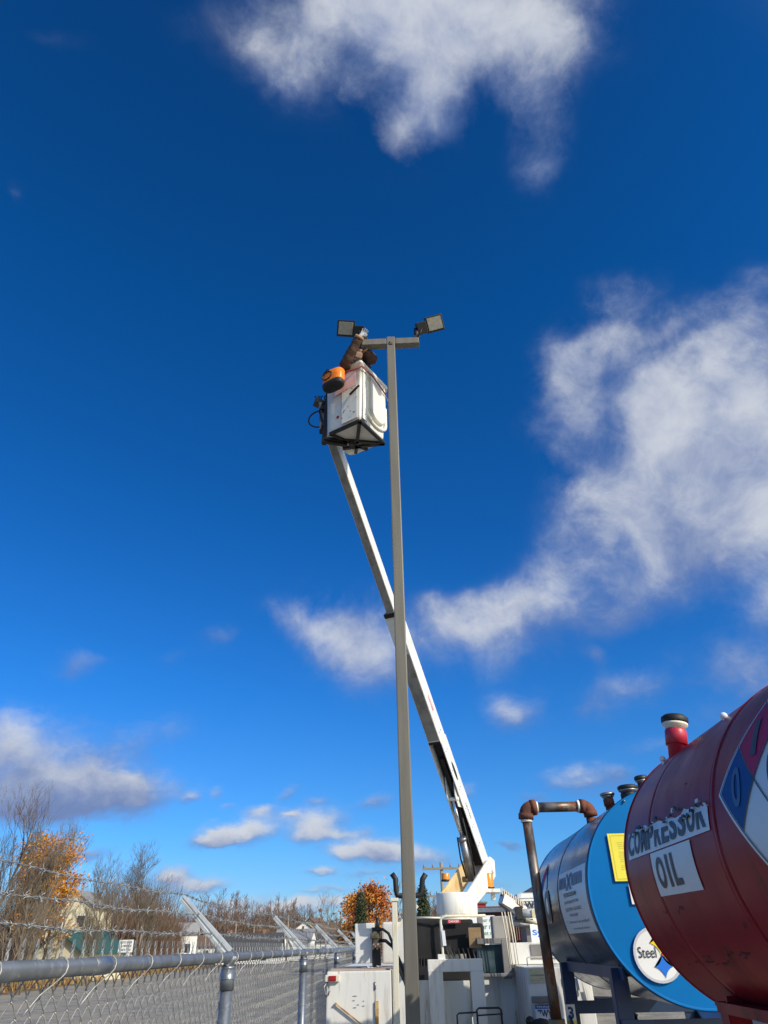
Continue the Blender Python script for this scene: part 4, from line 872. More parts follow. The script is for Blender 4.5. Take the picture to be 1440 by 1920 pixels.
b = MB(); b.cyl((1.47, YR, 1.5), (1.47, YR-.03, 1.5), .05, n=20); b.bar((1.50, YR-.04, 1.58), (1.51, YR-.04, 1.44), .03, .02); b.bar((1.54, YR-.03, 1.60), (1.57, YR-.03, 1.38), .02, .02); b.build('door_latch', WHITE, rb)
q = atY(1020, 1897, 7.93); q = Vector((q.x/1.046, q.y-.35, q.z)); b = MB(); b.box(q, (.16, .006, .12), (R(-6), 0, R(4)), bev=.004); pl = b.build('licence_plate', STICKW, rb)
b = MB(); b.box(q+Vector((0, -.002, .038)), (.152, .006, .032), (R(-6), 0, R(4))); b.build('blue_band', LOGOB, pl)
mapped(text2d('ZWY', -.06, .07, -.045, .015, .03), FRONT(q.x, q.y-.007, q.z), 'lettering', INKB, pl); mapped(text2d('PENNA', -.06, .06, .03, .046, .02), FRONT(q.x, q.y-.013, q.z), 'lettering', STICKW, pl)
b = MB(); b.box(q+Vector((0, -.03, .095)), (.2, .09, .05), bev=.01); b.build('plate_hood', GREYP, rb)
b = MB(); q = atY(1015, 1925, 7.8); q = Vector((q.x/1.046, q.y-.35, q.z)); b.ball(q, .085, sc=(1.2, .8, .75)); b.ball(q+Vector((-.09, .02, .04)), .04, n=10); b.build('trailer_plug', RUBBER, rb)
# chassis, wheels and cab (mostly out of sight)
b = MB(); b.box((.4, YR+2.2, .62), (.9, 6.0, .22), bev=.01); b.box((.41, YR+1.72, .62), (2.4, 3.3, .06)); b.build('chassis', BLACKM, tk)
for (x, yy) in ((-.62, 9.9), (1.45, 9.9), (-.62, 13.9), (1.45, 13.9)):
    b = MB(); s_ = -1 if x < .4 else 1; b.lathe((x-s_*.12, yy, .45), (s_, 0, 0), [(.25, 0), (.43, .01), (.45, .04), (.45, .21), (.43, .24), (.27, .245)], 32); w_ = b.build('wheel', RUBBER, tk)
    b = MB(); b.lathe((x-s_*.12, yy, .45), (s_, 0, 0), [(.27, .20), (.26, .235), (.15, .21), (.08, .25), (.01, .255)], 24); b.build('rim', STEEL, w_)
b = MB(); b.prism([(-.42, 12.2, .5), (-.42, 12.2, 1.95), (-.42, 13.5, 1.97), (-.42, 14.0, 1.35), (-.42, 14.9, 1.2), (-.42, 15.0, .5)], (1.66, 0, 0)); cb_ = b.build('cab', WHITE, tk)
b = MB(); b.box((.4, 12.18, 1.72), (1.1, .02, .32), bev=.01); b.build('rear_window', GLASS, cb_)
b = MB(); b.box((1.04, 9.6, 1.98), (.20, .10, .30), (0, 0, R(12)), bev=.015); b.cyl((1.04, 9.65, 1.85), (1.04, 9.65, 1.5), .012, n=8); b.build('side_mirror', GREYP, tk); b = MB(); b.box((.86, 10.2, 1.99), (.07, .08, .30), bev=.01); b.build('side_mirror', GREYP, tk)
b = MB(); b.box((.80, 8.55, 1.70), (.27, .02, .26), bev=.01); gl = b.build('glass_guard', GLASS, tk)
b = MB(); b.box((.965, 8.5, 1.70), (.08, .06, .36), bev=.006); b.box((.84, 8.48, 1.555), (.36, .05, .035), bev=.01); b.box((.84, 8.5, 1.865), (.33, .05, .05)); b.build('guard_frame', GREYP, gl)

for o in [o for o in tk.children_recursive if o.name not in BEFORE]:
    for v_ in o.data.vertices: v_.co = Vector((v_.co.x*1.046, v_.co.y+.35, v_.co.z)) if not o.get('fixed') else v_.co
# ------------------------------------------------------------------ orange tool bag
tb = thing('tool_bag', (-.86, 7.36, 8.65), 'orange tool bag with black base hanging on the side of the bucket', 'tool bag')
bc = atY(625, 727, 7.02); RT = Matrix.Rotation(math.atan2(B_.y, B_.x)+math.pi, 3, 'Z') @ Matrix.Rotation(R(0), 3, 'Y')
def oval(z, w, d, n=28): return [bc+RT @ Vector((1.12*w*math.copysign(abs(math.cos(2*math.pi*j/n))**.7, math.cos(2*math.pi*j/n)), d*math.copysign(abs(math.sin(2*math.pi*j/n))**.7, math.sin(2*math.pi*j/n)), z)) for j in range(n)]
def loft(secs, m=None):
    b = MB(); rs = [[b.bm.verts.new(p) for p in oval(*s_)] for s_ in secs]
    for A, B in zip(rs, rs[1:]):
        for j in range(len(A)): b.face((A[j], A[(j+1) % len(A)], B[(j+1) % len(B)], B[j]), m, True)
    b.face(rs[0][::-1], m); b.face(rs[-1], m); return b
loft([(.075, .145, .085), (.10, .148, .088), (.18, .15, .09), (.27, .15, .088), (.275, .14, .08)]).build('bag_body', ORG, tb)
loft([(.0, .12, .065), (.006, .142, .085), (.04, .15, .092), (.074, .151, .092), (.078, .146, .087)]).build('bag_base', RUBBER, tb)
b = MB(); nrm = RT @ Vector((0, 1, 0)); nrm = nrm if nrm.dot(-A_) > 0 else -nrm; ex = RT @ Vector((1, 0, 0)); ex = ex if ex.x < 0 else -ex
pts_a = [bc+nrm*.094+ex*(.05+.085*math.cos(a))+Vector((0, 0, .18+.075*math.sin(a)*(1 if math.sin(a) > 0 else .9))) for a in [2*math.pi*i/20 for i in range(20)]]
b.tube(pts_a, .009, 6, closed=True); b.tube([pts_a[3], pts_a[3]+ex*-.05+Vector((0, 0, .06)), bc-ex*.02+nrm*.06+Vector((0, 0, .27))], .009, 6); b.build('pocket_trim', RUBBER, tb)
b = MB(); rng = random.Random(3)
for i in range(6):
    p = bc+ex*(.11-i*.032)+nrm*.03+Vector((0, 0, .26)); b.tube([p, p+Vector((rng.uniform(-.01, .01), 0, .045+rng.uniform(0, .03)))], .007, 6, m=(BLACKM if i % 2 else STEEL))
b.build('tool_handle', None, tb)

# ------------------------------------------------------------------ person in the bucket
def skin_mesh(name, verts, edges, radii, root, m, parent, sub=2):
    me = bpy.data.meshes.new(name); me.from_pydata([tuple(v) for v in verts], edges, []); o = bpy.data.objects.new(name, me); COL.objects.link(o)
    sk = o.modifiers.new('s', 'SKIN'); 
    for i, r in enumerate(radii):
        sv = me.skin_vertices[0].data[i]; sv.radius = r if isinstance(r, tuple) else (r, r); sv.use_root = (i == root)
    ss = o.modifiers.new('u', 'SUBSURF'); ss.levels = ss.render_levels = sub
    dg = bpy.context.evaluated_depsgraph_get(); dg.update(); nm = bpy.data.meshes.new_from_object(o.evaluated_get(dg)); bpy.data.objects.remove(o)
    for p in nm.polygons: p.use_smooth = True
    nm.materials.clear(); nm.materials.append(m); no = bpy.data.objects.new(name, nm); COL.objects.link(no)
    if parent is not None: no.parent = parent; no.matrix_parent_inverse = Matrix.Translation(parent.location).inverted()
    return no
pz = 7.95; ft = bl_(0, 0, 0)
ps = thing('person', (ft.x, ft.y, pz), 'person in a brown work jacket and grey gloves reaching up to the left floodlight', 'person')
hip = Vector((-.53, 7.50, 8.80)); chest = Vector((-.56, 7.40, 9.12)); neck = Vector((-.52, 7.33, 9.30)); hd = Vector((-.475, 7.24, 9.42))
shL = atY(664, 676, 7.38); elL = atY(645, 686, 7.02); wrL = atY(674, 632, 6.80); hnL = atY(688, 619, 6.80)
shR = atY(684, 664, 7.36); elR = atY(699, 676, 7.08); wrR = atY(684, 655, 6.96); hnR = atY(680, 645, 6.94)
V = [hip, (hip+chest)/2, chest, neck, hd, (hip+Vector((-.09, 0, -.05))), Vector((-.63, 7.52, 8.42)), Vector((-.64, 7.55, 8.03)), (hip+Vector((.09, 0, -.05))), Vector((-.44, 7.50, 8.42)), Vector((-.42, 7.54, 8.03)), Vector((-.68, 7.44, 7.99)), Vector((-.44, 7.43, 7.99)), shL, elL, wrL, shR, elR, wrR]
E_ = [(0, 1), (1, 2), (2, 3), (3, 4), (0, 5), (5, 6), (6, 7), (7, 11), (0, 8), (8, 9), (9, 10), (10, 12), (2, 13), (13, 14), (14, 15), (2, 16), (16, 17), (17, 18)]
RR_ = [(.15, .12), (.15, .12), (.17, .13), .06, .095, .1, .07, .05, .1, .07, .05, .04, .04, .09, .055, .035, .09, .055, .035]
body = skin_mesh('body', V, E_, RR_, 0, SKIN, ps)
jk = skin_mesh('jacket', [hip+Vector((0, 0, -.05)), (hip+chest)/2+Vector((-.02, 0, 0)), chest+Vector((0, .02, 0)), neck+Vector((0, .02, -.02)), shL+Vector((-.01, 0, 0)), (shL+elL)/2+Vector((-.02, 0, -.02)), elL, (elL+wrL)/2, wrL+(wrL-elL)*.02, shR, (shR+elR)/2, elR, (elR+wrR)/2, wrR],
  [(0, 1), (1, 2), (2, 3), (2, 4), (4, 5), (5, 6), (6, 7), (7, 8), (2, 9), (9, 10), (10, 11), (11, 12), (12, 13)], [(.19, .16), (.185, .16), (.19, .155), .085, .115, .095, .083, .074, .068, .115, .098, .088, .072, .060], 0, JACK, ps)
# cloth wrinkles on the jacket
for v_ in jk.data.vertices:
    c = v_.co; v_.co = c + v_.normal*(.004*math.sin(c.z*61+c.x*97+2*math.sin(c.y*31))+.005*math.sin(c.y*75-c.x*53+c.z*25)+.003*math.sin(c.x*170+c.z*120))
tr_ = skin_mesh('trousers', [hip, hip+Vector((-.1, 0, -.06)), Vector((-.63, 7.52, 8.42)), Vector((-.64, 7.55, 8.05)), hip+Vector((.1, 0, -.06)), Vector((-.44, 7.50, 8.42)), Vector((-.42, 7.54, 8.05))], [(0, 1), (1, 2), (2, 3), (0, 4), (4, 5), (5, 6)], [(.17, .14), .115, .085, .075, .115, .085, .075], 0, JACKT, ps)
b = MB(); b.ball(hd+Vector((0, .02, .035)), .118, sc=(.95, 1.05, .98), n=18); b.lathe(hd+Vector((0, -.0, .01)), (0, -.2, .98), [(.118, 0), (.124, .01), (.122, .05), (.112, .055)], 24); b.build('knit_hat', HAIR, ps)
b = MB(); hf = hd+Vector((.01, -.09, -.015)); b.ball(hf+Vector((0, -.012, -.012)), .014, sc=(.8, 1.2, 1.3), n=8); b.build('nose', SKIN, body)
for s_ in (-1, 1): b = MB(); b.ball(hd+Vector((s_*.034, -.086, .008)), .011, n=8); b.build('eye', INK, body)
b = MB(); b.ball(hd+Vector((.005, -.088, -.05)), .018, sc=(1.3, .4, .35), n=8); b.build('mouth', mat('lips', (.35, .14, .12), rough=.5), body)
# tan pocket flaps and hem of the jacket
b = MB(); q = atY(673, 667, 7.12); b.box(q, (.10, .04, .10), (.3, .2, .3), bev=.02); b.box(q+Vector((-.09, .0, .03)), (.05, .03, .13), (.3, -.4, .2), bev=.015); b.box(q+Vector((.02, 0, .06)), (.14, .03, .025), (.3, -.2, .3), bev=.01); b.build('chest_pocket', JACKT, jk)
hem = skin_mesh('jacket_hem', [atY(646, 689, 7.24), atY(655, 685, 7.17), atY(664, 680, 7.12), atY(673, 676, 7.08), atY(681, 676, 7.10)], [(0, 1), (1, 2), (2, 3), (3, 4)], [.03, .05, .045, .04, .028], 1, JACKT, jk)
b = MB(); d_ = (wrL-elL).normalized(); b.tube([wrL-d_*.03, wrL+d_*.012], [.068, .066], 20); b.tube([wrR+(elR-wrR).normalized()*.03, wrR], [.063, .06], 20); b.build('cuff', JACKT, jk)
for v_ in hem.data.vertices: v_.co += v_.normal*.008*math.sin(v_.co.x*120+v_.co.z*90)
def hand(wr, hn, spread, grip):
    d = (hn-wr).normalized(); sd = d.cross(Vector((0, -1, .2))).normalized(); nn = sd.cross(d)
    V = [wr, wr+d*.04, wr+d*.085]; Ed = [(0, 1), (1, 2)]; Rr = [.032, (.04, .03), (.042, .028)]
    o = skin_mesh('glove', V, Ed, Rr, 1, GLOVE, ps)
    for k in range(4):
        base = wr+d*.09+sd*(-.033+k*.022); l = (.07, .082, .078, .062)[k]; f1 = (d+sd*(-.25+k*.17)*spread+nn*grip*.3).normalized(); f2 = (f1+nn*grip*1.2).normalized(); f3 = (f2+nn*grip).normalized()
        skin_mesh('finger', [base-d*.02, base+f1*l*.45, base+f1*l*.45+f2*l*.35, base+f1*l*.45+f2*l*.35+f3*l*.25], [(0, 1), (1, 2), (2, 3)], [.0125, .0115, .0105, .009], 0, GLOVE, o_fix(o), 1)
    tbp = wr+d*.045+sd*.038; t1 = (d*.6+sd*.9).normalized()
    skin_mesh('thumb', [tbp-sd*.02, tbp+t1*.035, tbp+t1*.035+(d+nn*grip*.5).normalized()*.03], [(0, 1), (1, 2)], [.015, .013, .011], 0, GLOVE, o_fix(o), 1)
def o_fix(o): return None
HP = []
def hand2(wr, hn, spread, grip):
    before = set(COL.objects); hand(wr, hn, spread, grip); new = [o for o in COL.objects if o not in before]
    root = [o for o in new if o.name.startswith('glove')][0]
    for o in new:
        if o is not root: o.parent = root; o.matrix_parent_inverse = Matrix.Translation(ps.location).inverted(); o.matrix_parent_inverse = (root.matrix_parent_inverse.inverted() @ Matrix.Identity(4)) @ Matrix.Identity(4) if False else Matrix.Translation(Vector((0, 0, 0)))
hand2(wrL, hnL, 1.3, .5); hand2(wrR, hnR, 1.0, .8)

# ------------------------------------------------------------------ trees
BARK = mat('grey_brown_bark', (.115, .085, .06), (.17, .135, .105), 4, .4, .7, .9); BARK2 = mat('reddish_twigs', (.165, .10, .07), (.12, .08, .055), 4, .4, .7, .9)
BARKP = mat('pale_twigs', (.20, .16, .115), (.13, .10, .07), 3, .4, .7, .9)
def grow(b, p, d, l, r, depth, rng, ends, spread=.55, upb=.15, nch=(2, 4)):
    k = 3; pts_a = [p]; rs = [r]; q = p.copy(); dd = d.copy()
    for i in range(k):
        dd = (dd+Vector((rng.gauss(0, .10), rng.gauss(0, .10), rng.gauss(0, .06)+upb*.3))).normalized(); q = q+dd*l/k; pts_a.append(q.copy()); rs.append(r*(1-.45*(i+1)/k))
    b.tube(pts_a, rs, 6 if depth >= 4 else (4 if depth == 3 else 3), caps=False, smooth=depth >= 3)
    if depth == 0: ends.append(q); return
    for c in range(rng.randint(*nch)+(1 if depth > 2 else 0)):
        t = rng.uniform(.3, 1.0); base = pts_a[0].lerp(pts_a[-1], t); i = min(int(t*k), k-1); base = pts_a[i].lerp(pts_a[i+1], t*k-i)
        a = rng.uniform(0, 6.283); o = Vector((math.cos(a), math.sin(a), rng.uniform(-.1, .5))); nd = (dd*(1-spread)+o*spread+Vector((0, 0, upb))).normalized()
        grow(b, base, nd, l*rng.uniform(.5, .78), max(r*.5*(1-.2*t), .006), depth-1, rng, ends, spread, upb, nch)
def bare_tree(seed, h, label, group, loc, m=BARK, depth=5, spread=.5, upb=.2, lean=(0, 0), r=None, nch=(2, 4), trunks=1, rmin=.006):
    rng = random.Random(seed); t = thing('bare_tree', loc, label, 'tree', group); L0 = Vector(loc)
    b = MB(); c = MB(); ends = []
    for k in range(trunks):
        d = Vector((lean[0]+rng.uniform(-.2, .2)*(trunks > 1), lean[1]+rng.uniform(-.2, .2)*(trunks > 1), 1)).normalized(); R0_ = r or h*.014
        p = L0+Vector((rng.uniform(-.6, .6), rng.uniform(-.6, .6), 0))*(trunks > 1); q = p; tp = [p]; rs = [R0_]
        for i in range(6): d = (d+Vector((rng.gauss(0, .04), rng.gauss(0, .04), .03))).normalized(); q = q+d*h*.125; tp.append(q.copy()); rs.append(R0_*(1-.11*(i+1)))
        b.tube(tp, rs, 7)
        for i in range(11):
            t_ = rng.uniform(.25, 1.0)*6; j = min(int(t_), 5); base = tp[j].lerp(tp[j+1], t_-j); a = rng.uniform(0, 6.283)
            nd = (Vector((math.cos(a), math.sin(a), .55))*spread+Vector((lean[0]*.4, lean[1]*.4, 1-spread))).normalized(); grow(c, base, nd, h*rng.uniform(.18, .30), R0_*.35, depth-2, rng, ends, spread, upb, nch)
        grow(c, tp[-1], d, h*.25, R0_*.3, depth-2, rng, ends, spread, upb, nch)
    b.build('trunk', m, t, recalc=False); c.build('crown', m, t, recalc=False); return t, ends
def relocate(src, loc, rot, sc, label):
    c = src.copy(); COL.objects.link(c); c.location = loc; c.rotation_euler = (0, 0, rot); c.scale = (sc[0], sc[0], sc[1]); c['label'] = label
    for ch in src.children:
        k = ch.copy(); COL.objects.link(k); k.parent = c; k.matrix_parent_inverse = ch.matrix_parent_inverse.copy()
    return c
def leafmat(name, c1, c2, c3): return mat(name, c1, c2, 1.3, .42, .6, .75, c3=c3, s3=.8, lo3=.5, hi3=.62, detail=3)
LEAFO = leafmat('orange_leaves', (.60, .25, .025), (.45, .17, .02), (.62, .34, .05)); LEAFR = leafmat('red_orange_leaves', (.48, .12, .02), (.58, .26, .03), (.30, .07, .015))
LEAFG = leafmat('conifer_needles', (.035, .055, .02), (.06, .075, .03), (.09, .075, .035)); LEAFB = leafmat('brown_leaves', (.16, .10, .06), (.12, .08, .05), (.24, .16, .08))
def leaves(b, pts_a, rad, per, size, rng):
    for p in pts_a:
        for i in range(per):
            c = p+Vector((rng.gauss(0, rad), rng.gauss(0, rad), rng.gauss(0, rad*.8))); a = Vector((rng.gauss(0, 1), rng.gauss(0, 1), rng.gauss(0, 1))).normalized(); e = a.orthogonal().normalized(); f_ = a.cross(e); s_ = size*rng.uniform(.6, 1.3)
            b.poly([c+e*s_, c+f_*s_*.6, c-e*s_, c-f_*s_*.6])
TREEL = 'bare and autumn trees beyond the gravel lot'
def gp(px_, Y): q = atY(px_, 1790, Y); return Vector((q.x, q.y, 0))
# heights from the picture: tops at pixel row
def hgt(px_, row, Y): return atY(px_, row, Y).z
specs = [(-40, 1470, 46, BARK, 'tallest bare tree at the left edge of the photo'), (30, 1540, 50, BARKP, 'bare tree left of the orange leaved tree'), (255, 1580, 66, BARK, 'wide bare tree right of the pale yellow house, standing against the sky'),
         (205, 1590, 72, BARK2, 'slender reddish bare tree above the pale yellow house'), (188, 1620, 64, BARKP, 'bare tree rising right beside the pale yellow house')]
protos = []
for i, (x, row, Y, mm_, lb_) in enumerate(specs):
    h = hgt(x, row, Y); t, ends = bare_tree(100+i, h*.82, lb_, TREEL, gp(x, Y), mm_, depth=6 if i in (0, 1, 2) else 5, spread=.42 if i < 2 else .5, lean=(.12 if i < 2 else 0, 0), nch=(2, 4) if i < 3 else (2, 3), trunks=2 if i in (1, 3, 4) else 1); protos.append((t, h))
ex_ = [(2, 1590, 58, 1, 'leaning thin bare tree behind the leftmost trees'), (70, 1600, 75, 3, 'bare tree behind the orange crown'), (92, 1650, 47, 4, 'low multi stemmed bare tree beside the orange tree'), (170, 1680, 54, 1, 'thin low bare tree leaning across the yellow house'),
       (225, 1630, 82, 3, 'distant bare tree behind the white sign'), (300, 1690, 95, 4, 'small bare tree right of the wide bare tree'), (20, 1640, 42, 4, 'short bare sapling at the left edge above the rail'), (48, 1690, 43, 1, 'short bare sapling just left of the green roofed garage'), (60, 1570, 62, 0, 'bare tree behind the sapling cluster'), (-60, 1560, 52, 3, 'bare tree just beyond the left edge trees'), (190, 1600, 90, 0, 'tall distant bare tree above the yellow house ridge'), (275, 1660, 78, 1, 'bare tree leaning right by the white sign')]
for i, (x, row, Y, k, lb_) in enumerate(ex_):
    src, h0 = protos[k]; h = hgt(x, row, Y); relocate(src, gp(x, Y), random.uniform(0, 6.28), (h/h0*random.uniform(.9, 1.2), h/h0), lb_)
# orange leaved tree
ot, ends = bare_tree(55, hgt(70, 1606, 56), 'bushy tree in orange autumn leaf beside the pale yellow house', TREEL, gp(68, 56), BARK, depth=5, spread=.5, nch=(2, 3), trunks=2)
rng = random.Random(1); b = MB(); sel = [e for e in ends if rng.random() < .62]
leaves(b, sel, .30, 34, .095, rng); b.build('leaf_clusters', LEAFO, ot, recalc=False)
# undergrowth thicket
b = MB(); rng = random.Random(31)
for i in range(7600):
    Y = rng.uniform(62, 120); x = -24.5-(Y-45)*.02-abs(rng.gauss(0, 9))-(Y-60)*.12
    if -.45 < x/Y < -.375 and Y < 92: continue
    h = rng.uniform(1.2, 2.6) if Y < 90 else (rng.uniform(4.0, 9.5) if x/Y < -.31 else rng.uniform(3.0, 6.0))*(1+.3*math.sin(x*.7)); p = Vector((x, Y, 0)); d = Vector((rng.gauss(0, .2), rng.gauss(0, .2), 1)).normalized()
    q = p+d*h*.5; b.tube([p, q, q+d*h*.4+Vector((rng.gauss(0, .2), 0, 0))], [.03, .02, .008], 3, caps=False, smooth=False)
    for k in range(6):
        s_ = p+d*h*rng.uniform(.3, .85); b.tube([s_, s_+Vector((rng.gauss(0, .45), rng.gauss(0, .45), rng.uniform(.3, .9)))], [.014, .006], 3, caps=False, smooth=False)
tag(b.build('undergrowth', BARK2, recalc=False), 'brown leafless brush filling the ground under the left trees', 'brush', kind='stuff')
b = MB(); rng = random.Random(77)
for i in range(9000):
    Y = rng.uniform(34, 95); x = -22.8-(Y-30)*.03-abs(rng.gauss(0, 3.5)); h = rng.uniform(.15, .6); p = Vector((x, Y, 0)); w_ = .02+h*.03; a = rng.uniform(0, 3.14); t_ = p+Vector((rng.gauss(0, .12), rng.gauss(0, .12), h)); sd = Vector((math.cos(a), math.sin(a), 0))*w_*2.2
    b.poly([p-sd, p+sd, t_])
tag(b.build('dry_grass', mat('dry_grass_blades', (.34, .19, .075), (.24, .17, .06), .6, .4, .6, .9), recalc=False), 'dry tan grass along the edge of the gravel lot', 'grass', kind='stuff')
# far wood
def wood(name, mm_, y0, y1, x0, x1, hmin, hmax, n, seed, label):
    b = MB(); rng = random.Random(seed)
    for i in range(n):
        x = rng.uniform(x0, x1); Y = rng.uniform(y0, y1); h = rng.uniform(hmin, hmax)*(1+.25*math.sin(x*.11)+.15*math.sin(x*.37)); p = Vector((x, Y, 0)); q = p+Vector((rng.gauss(0, .3), 0, h*.45)); e = p+Vector((rng.gauss(0, .6), 0, h))
        b.tube([p, q, e], [.14, .10, .03], 3, caps=False, smooth=False)
        for k in range(15):
            t = rng.uniform(.3, .95); s_ = p.lerp(e, t); l = h*.30*(1.15-t); a = rng.uniform(0, 6.28); w = Vector((math.cos(a)*.7, math.sin(a)*.7, .9)).normalized()*l; f_ = s_+w; b.tube([s_, f_], [.05, .022], 3, caps=False, smooth=False)
            for j in range(2): b.tube([s_.lerp(f_, .5+.3*j), f_+Vector((rng.gauss(0, l*.3), 0, rng.uniform(.1, l*.5)))], [.028, .014], 3, caps=False, smooth=False)
    return tag(b.build(name, mm_, recalc=False), label, 'woodland', kind='stuff')
wood('woodland', BARK2, 175, 230, -130, 10, 7, 11, 760, 5, 'far leafless wood along the horizon behind the houses')
wood('woodland', BARK, 260, 330, -190, 90, 9, 13.5, 620, 6, 'greyish far tree belt behind the brown wood')
b = MB(); rng = random.Random(14)
for i in range(11000):
    x = rng.uniform(-140, 30); Y = rng.uniform(165, 215); z = abs(rng.gauss(0, 2.9)); s_ = rng.uniform(.25, .6); c = Vector((x, Y, z)); b.poly([c+Vector((s_, 0, 0)), c+Vector((0, 0, s_*.8)), c-Vector((s_, 0, 0)), c-Vector((0, 0, s_*.8))])
tag(b.build('undergrowth', LEAFB, recalc=False), 'russet brush at the foot of the far wood', 'brush', kind='stuff')
# maple, conifers near the truck
def crown_tree(name, label, px_, Y, row, wpx, leafm, seed, cat='tree', clumps=60, per=95, size=.11, group=None):
    h = hgt(px_, row, Y); t = thing(name, gp(px_, Y), label, cat, group); rng = random.Random(seed); p = gp(px_, Y); rad = wpx/2*Y/1510
    b = MB(); b.tube([p, p+Vector((0, 0, h*.4)), p+Vector((.1, 0, h*.75))], [rad*.09, rad*.07, rad*.03], 8)
    cs = []
    for i in range(clumps):
        a = rng.uniform(0, 6.283); z = rng.uniform(-.85, 1); rr = math.sqrt(max(0, 1-z*z))*rad*rng.uniform(.45, .95); c = p+Vector((rr*math.cos(a), rr*math.sin(a), h*.56+z*h*.42)); cs.append(c)
        if i % 2 == 0: b.tube([p+Vector((0, 0, h*.3)), (p+Vector((0, 0, h*.45))).lerp(c, .5), c], [rad*.035, rad*.02, rad*.008], 4, caps=False)
    b.build('trunk', BARK, t, recalc=False); b = MB(); leaves(b, cs, rad*.20, per, size, rng); b.build('crown', leafm, t, recalc=False); return t
crown_tree('maple_tree', 'broad maple in red and orange autumn leaf left of the light pole', 697, 70, 1662, 86, LEAFR, 3, clumps=80, per=110)
crown_tree('maple_tree', 'golden orange maple behind the dark conifer', 664, 76, 1680, 62, LEAFO, 4, clumps=50, per=110)
def conifer(px_, Y, row, wpx, label, seed):
    h = hgt(px_, row, Y); p = gp(px_, Y); rad = wpx/2*Y/1510; t = thing('conifer_tree', p, label, 'tree'); rng = random.Random(seed)
    b = MB(); b.tube([p, p+Vector((0, 0, h))], [rad*.12, .015], 7); b.build('trunk', BARK, t, recalc=False); b = MB(); cs = []
    for i in range(420):
        z = rng.random()**.8; a = rng.uniform(0, 6.283); rr = rad*(1-z)**.8*rng.uniform(.35, 1.05); cs.append(p+Vector((rr*math.cos(a), rr*math.sin(a), h*(.06+z*.93)-rr*.25)))
    leaves(b, cs, .13, 26, .07, rng); b.build('crown', LEAFG, t, recalc=False)
conifer(677, 62, 1676, 56, 'dark green conifer in front of the orange maples', 2); conifer(797, 58, 1662, 46, 'pointed green conifer between the light pole and the turret', 7)
h = hgt(755, 1640, 80); tb1, _ = bare_tree(300, h*.93, 'spreading bare tree behind the light pole', 'bare trees behind the truck', gp(748, 80), BARKP, depth=5, spread=.5, nch=(2, 3))
relocate(tb1, gp(790, 90), 2.0, (1.1, .95), 'bare tree behind the pointed green conifer')
relocate(tb1, gp(600, 150), 1.0, (1.3, 1.35), 'distant bare tree left of the golden maple'); relocate(tb1, gp(545, 170), 4.0, (1.4, 1.2), 'distant bare tree behind the third barb arm'); relocate(tb1, gp(620, 165), 5.0, (1.3, 1.4), 'distant bare tree touching the golden maple')
relocate(tb1, gp(955, 75), 3.3, (.8, .42), 'low bare tree behind the red shed')

# ------------------------------------------------------------------ houses and yard buildings
W1 = mat('white_siding', (.72, .72, .70), (.64, .64, .62), 2, .4, .7, .7, stretch=(1, 1, 12)); W2_ = mat('cream_siding', (.72, .66, .46), (.64, .58, .40), 2, .4, .7, .7, stretch=(1, 1, 12))
SH1 = mat('dark_shingles', (.05, .05, .055), (.08, .08, .085), 6, .4, .7, .9); SH2 = mat('green_metal_roof', (.035, .10, .085), (.03, .08, .07), 4, .4, .7, .5); SH3 = mat('grey_shingles', (.24, .24, .25), (.30, .30, .31), 6, .4, .7, .9); SH4 = mat('brown_shingles', (.13, .08, .06), (.17, .11, .08), 6, .4, .7, .9)
BRK = mat('brick_wall', (.25, .12, .08), (.32, .17, .12), 9, .4, .7, .9); PANE = mat('window_glass', (.03, .04, .05), rough=.1)
def house(p, w, d, h, rh, rot, wm, rm, label, name='house', win=2, group='small houses across the road', axis='x', floors=1):
    t = thing(name, p, label, 'house', group); t.rotation_euler = (0, 0, rot); Mx = Matrix.Translation(p) @ Matrix.Rotation(rot, 4, 'Z')
    def f(x, y, z): return Mx @ Vector((x, y, z))
    def pr(b, pts_a, off): b.prism([f(*q) for q in pts_a], Mx.to_3x3() @ Vector(off))
    b = MB()
    if axis == 'y': pr(b, [(-w/2, -d/2, 0), (w/2, -d/2, 0), (w/2, -d/2, h), (0, -d/2, h+rh), (-w/2, -d/2, h)], (0, d, 0))
    else: pr(b, [(-w/2, -d/2, 0), (-w/2, d/2, 0), (-w/2, d/2, h), (-w/2, 0, h+rh), (-w/2, -d/2, h)], (w, 0, 0))
    b.build('wall', wm, t); b = MB(); o = .3; k = rh/(w/2 if axis == 'y' else d/2); th = .14
    if axis == 'y':
        for s_ in (-1, 1): pr(b, [(s_*(w/2+o), -d/2-o, h-k*o+.02), (0, -d/2-o, h+rh+.02), (0, -d/2-o, h+rh+.02+th), (s_*(w/2+o), -d/2-o, h-k*o+.02+th)], (0, d+2*o, 0))
    else:
        for s_ in (-1, 1): pr(b, [(-w/2-o, s_*(d/2+o), h-k*o+.02), (-w/2-o, 0, h+rh+.02), (-w/2-o, 0, h+rh+.02+th), (-w/2-o, s_*(d/2+o), h-k*o+.02+th)], (w+2*o, 0, 0))
    rf = b.build('roof', rm, t)
    if w > 6: b = MB(); q = f(w*.2, 0, h+rh+.2); b.box(q, (.4, .4, .8)); b.build('chimney', BRK, rf)
    for fl in range(floors):
        for i in range(win):
            x = -w/2+w*(i+.5)/win; z = (h/floors)*(fl+.5)+.1
            b = MB(); b.box(f(x, -d/2-.02, z), (.95, .06, 1.25), Matrix.Rotation(rot, 3, 'Z')); fr_ = b.build('window', PAPER, t); b = MB(); b.box(f(x, -d/2-.055, z), (.75, .03, 1.05), Matrix.Rotation(rot, 3, 'Z')); b.build('pane', PANE, fr_)
    return t
def hx(px_, Y): return gp(px_, Y)
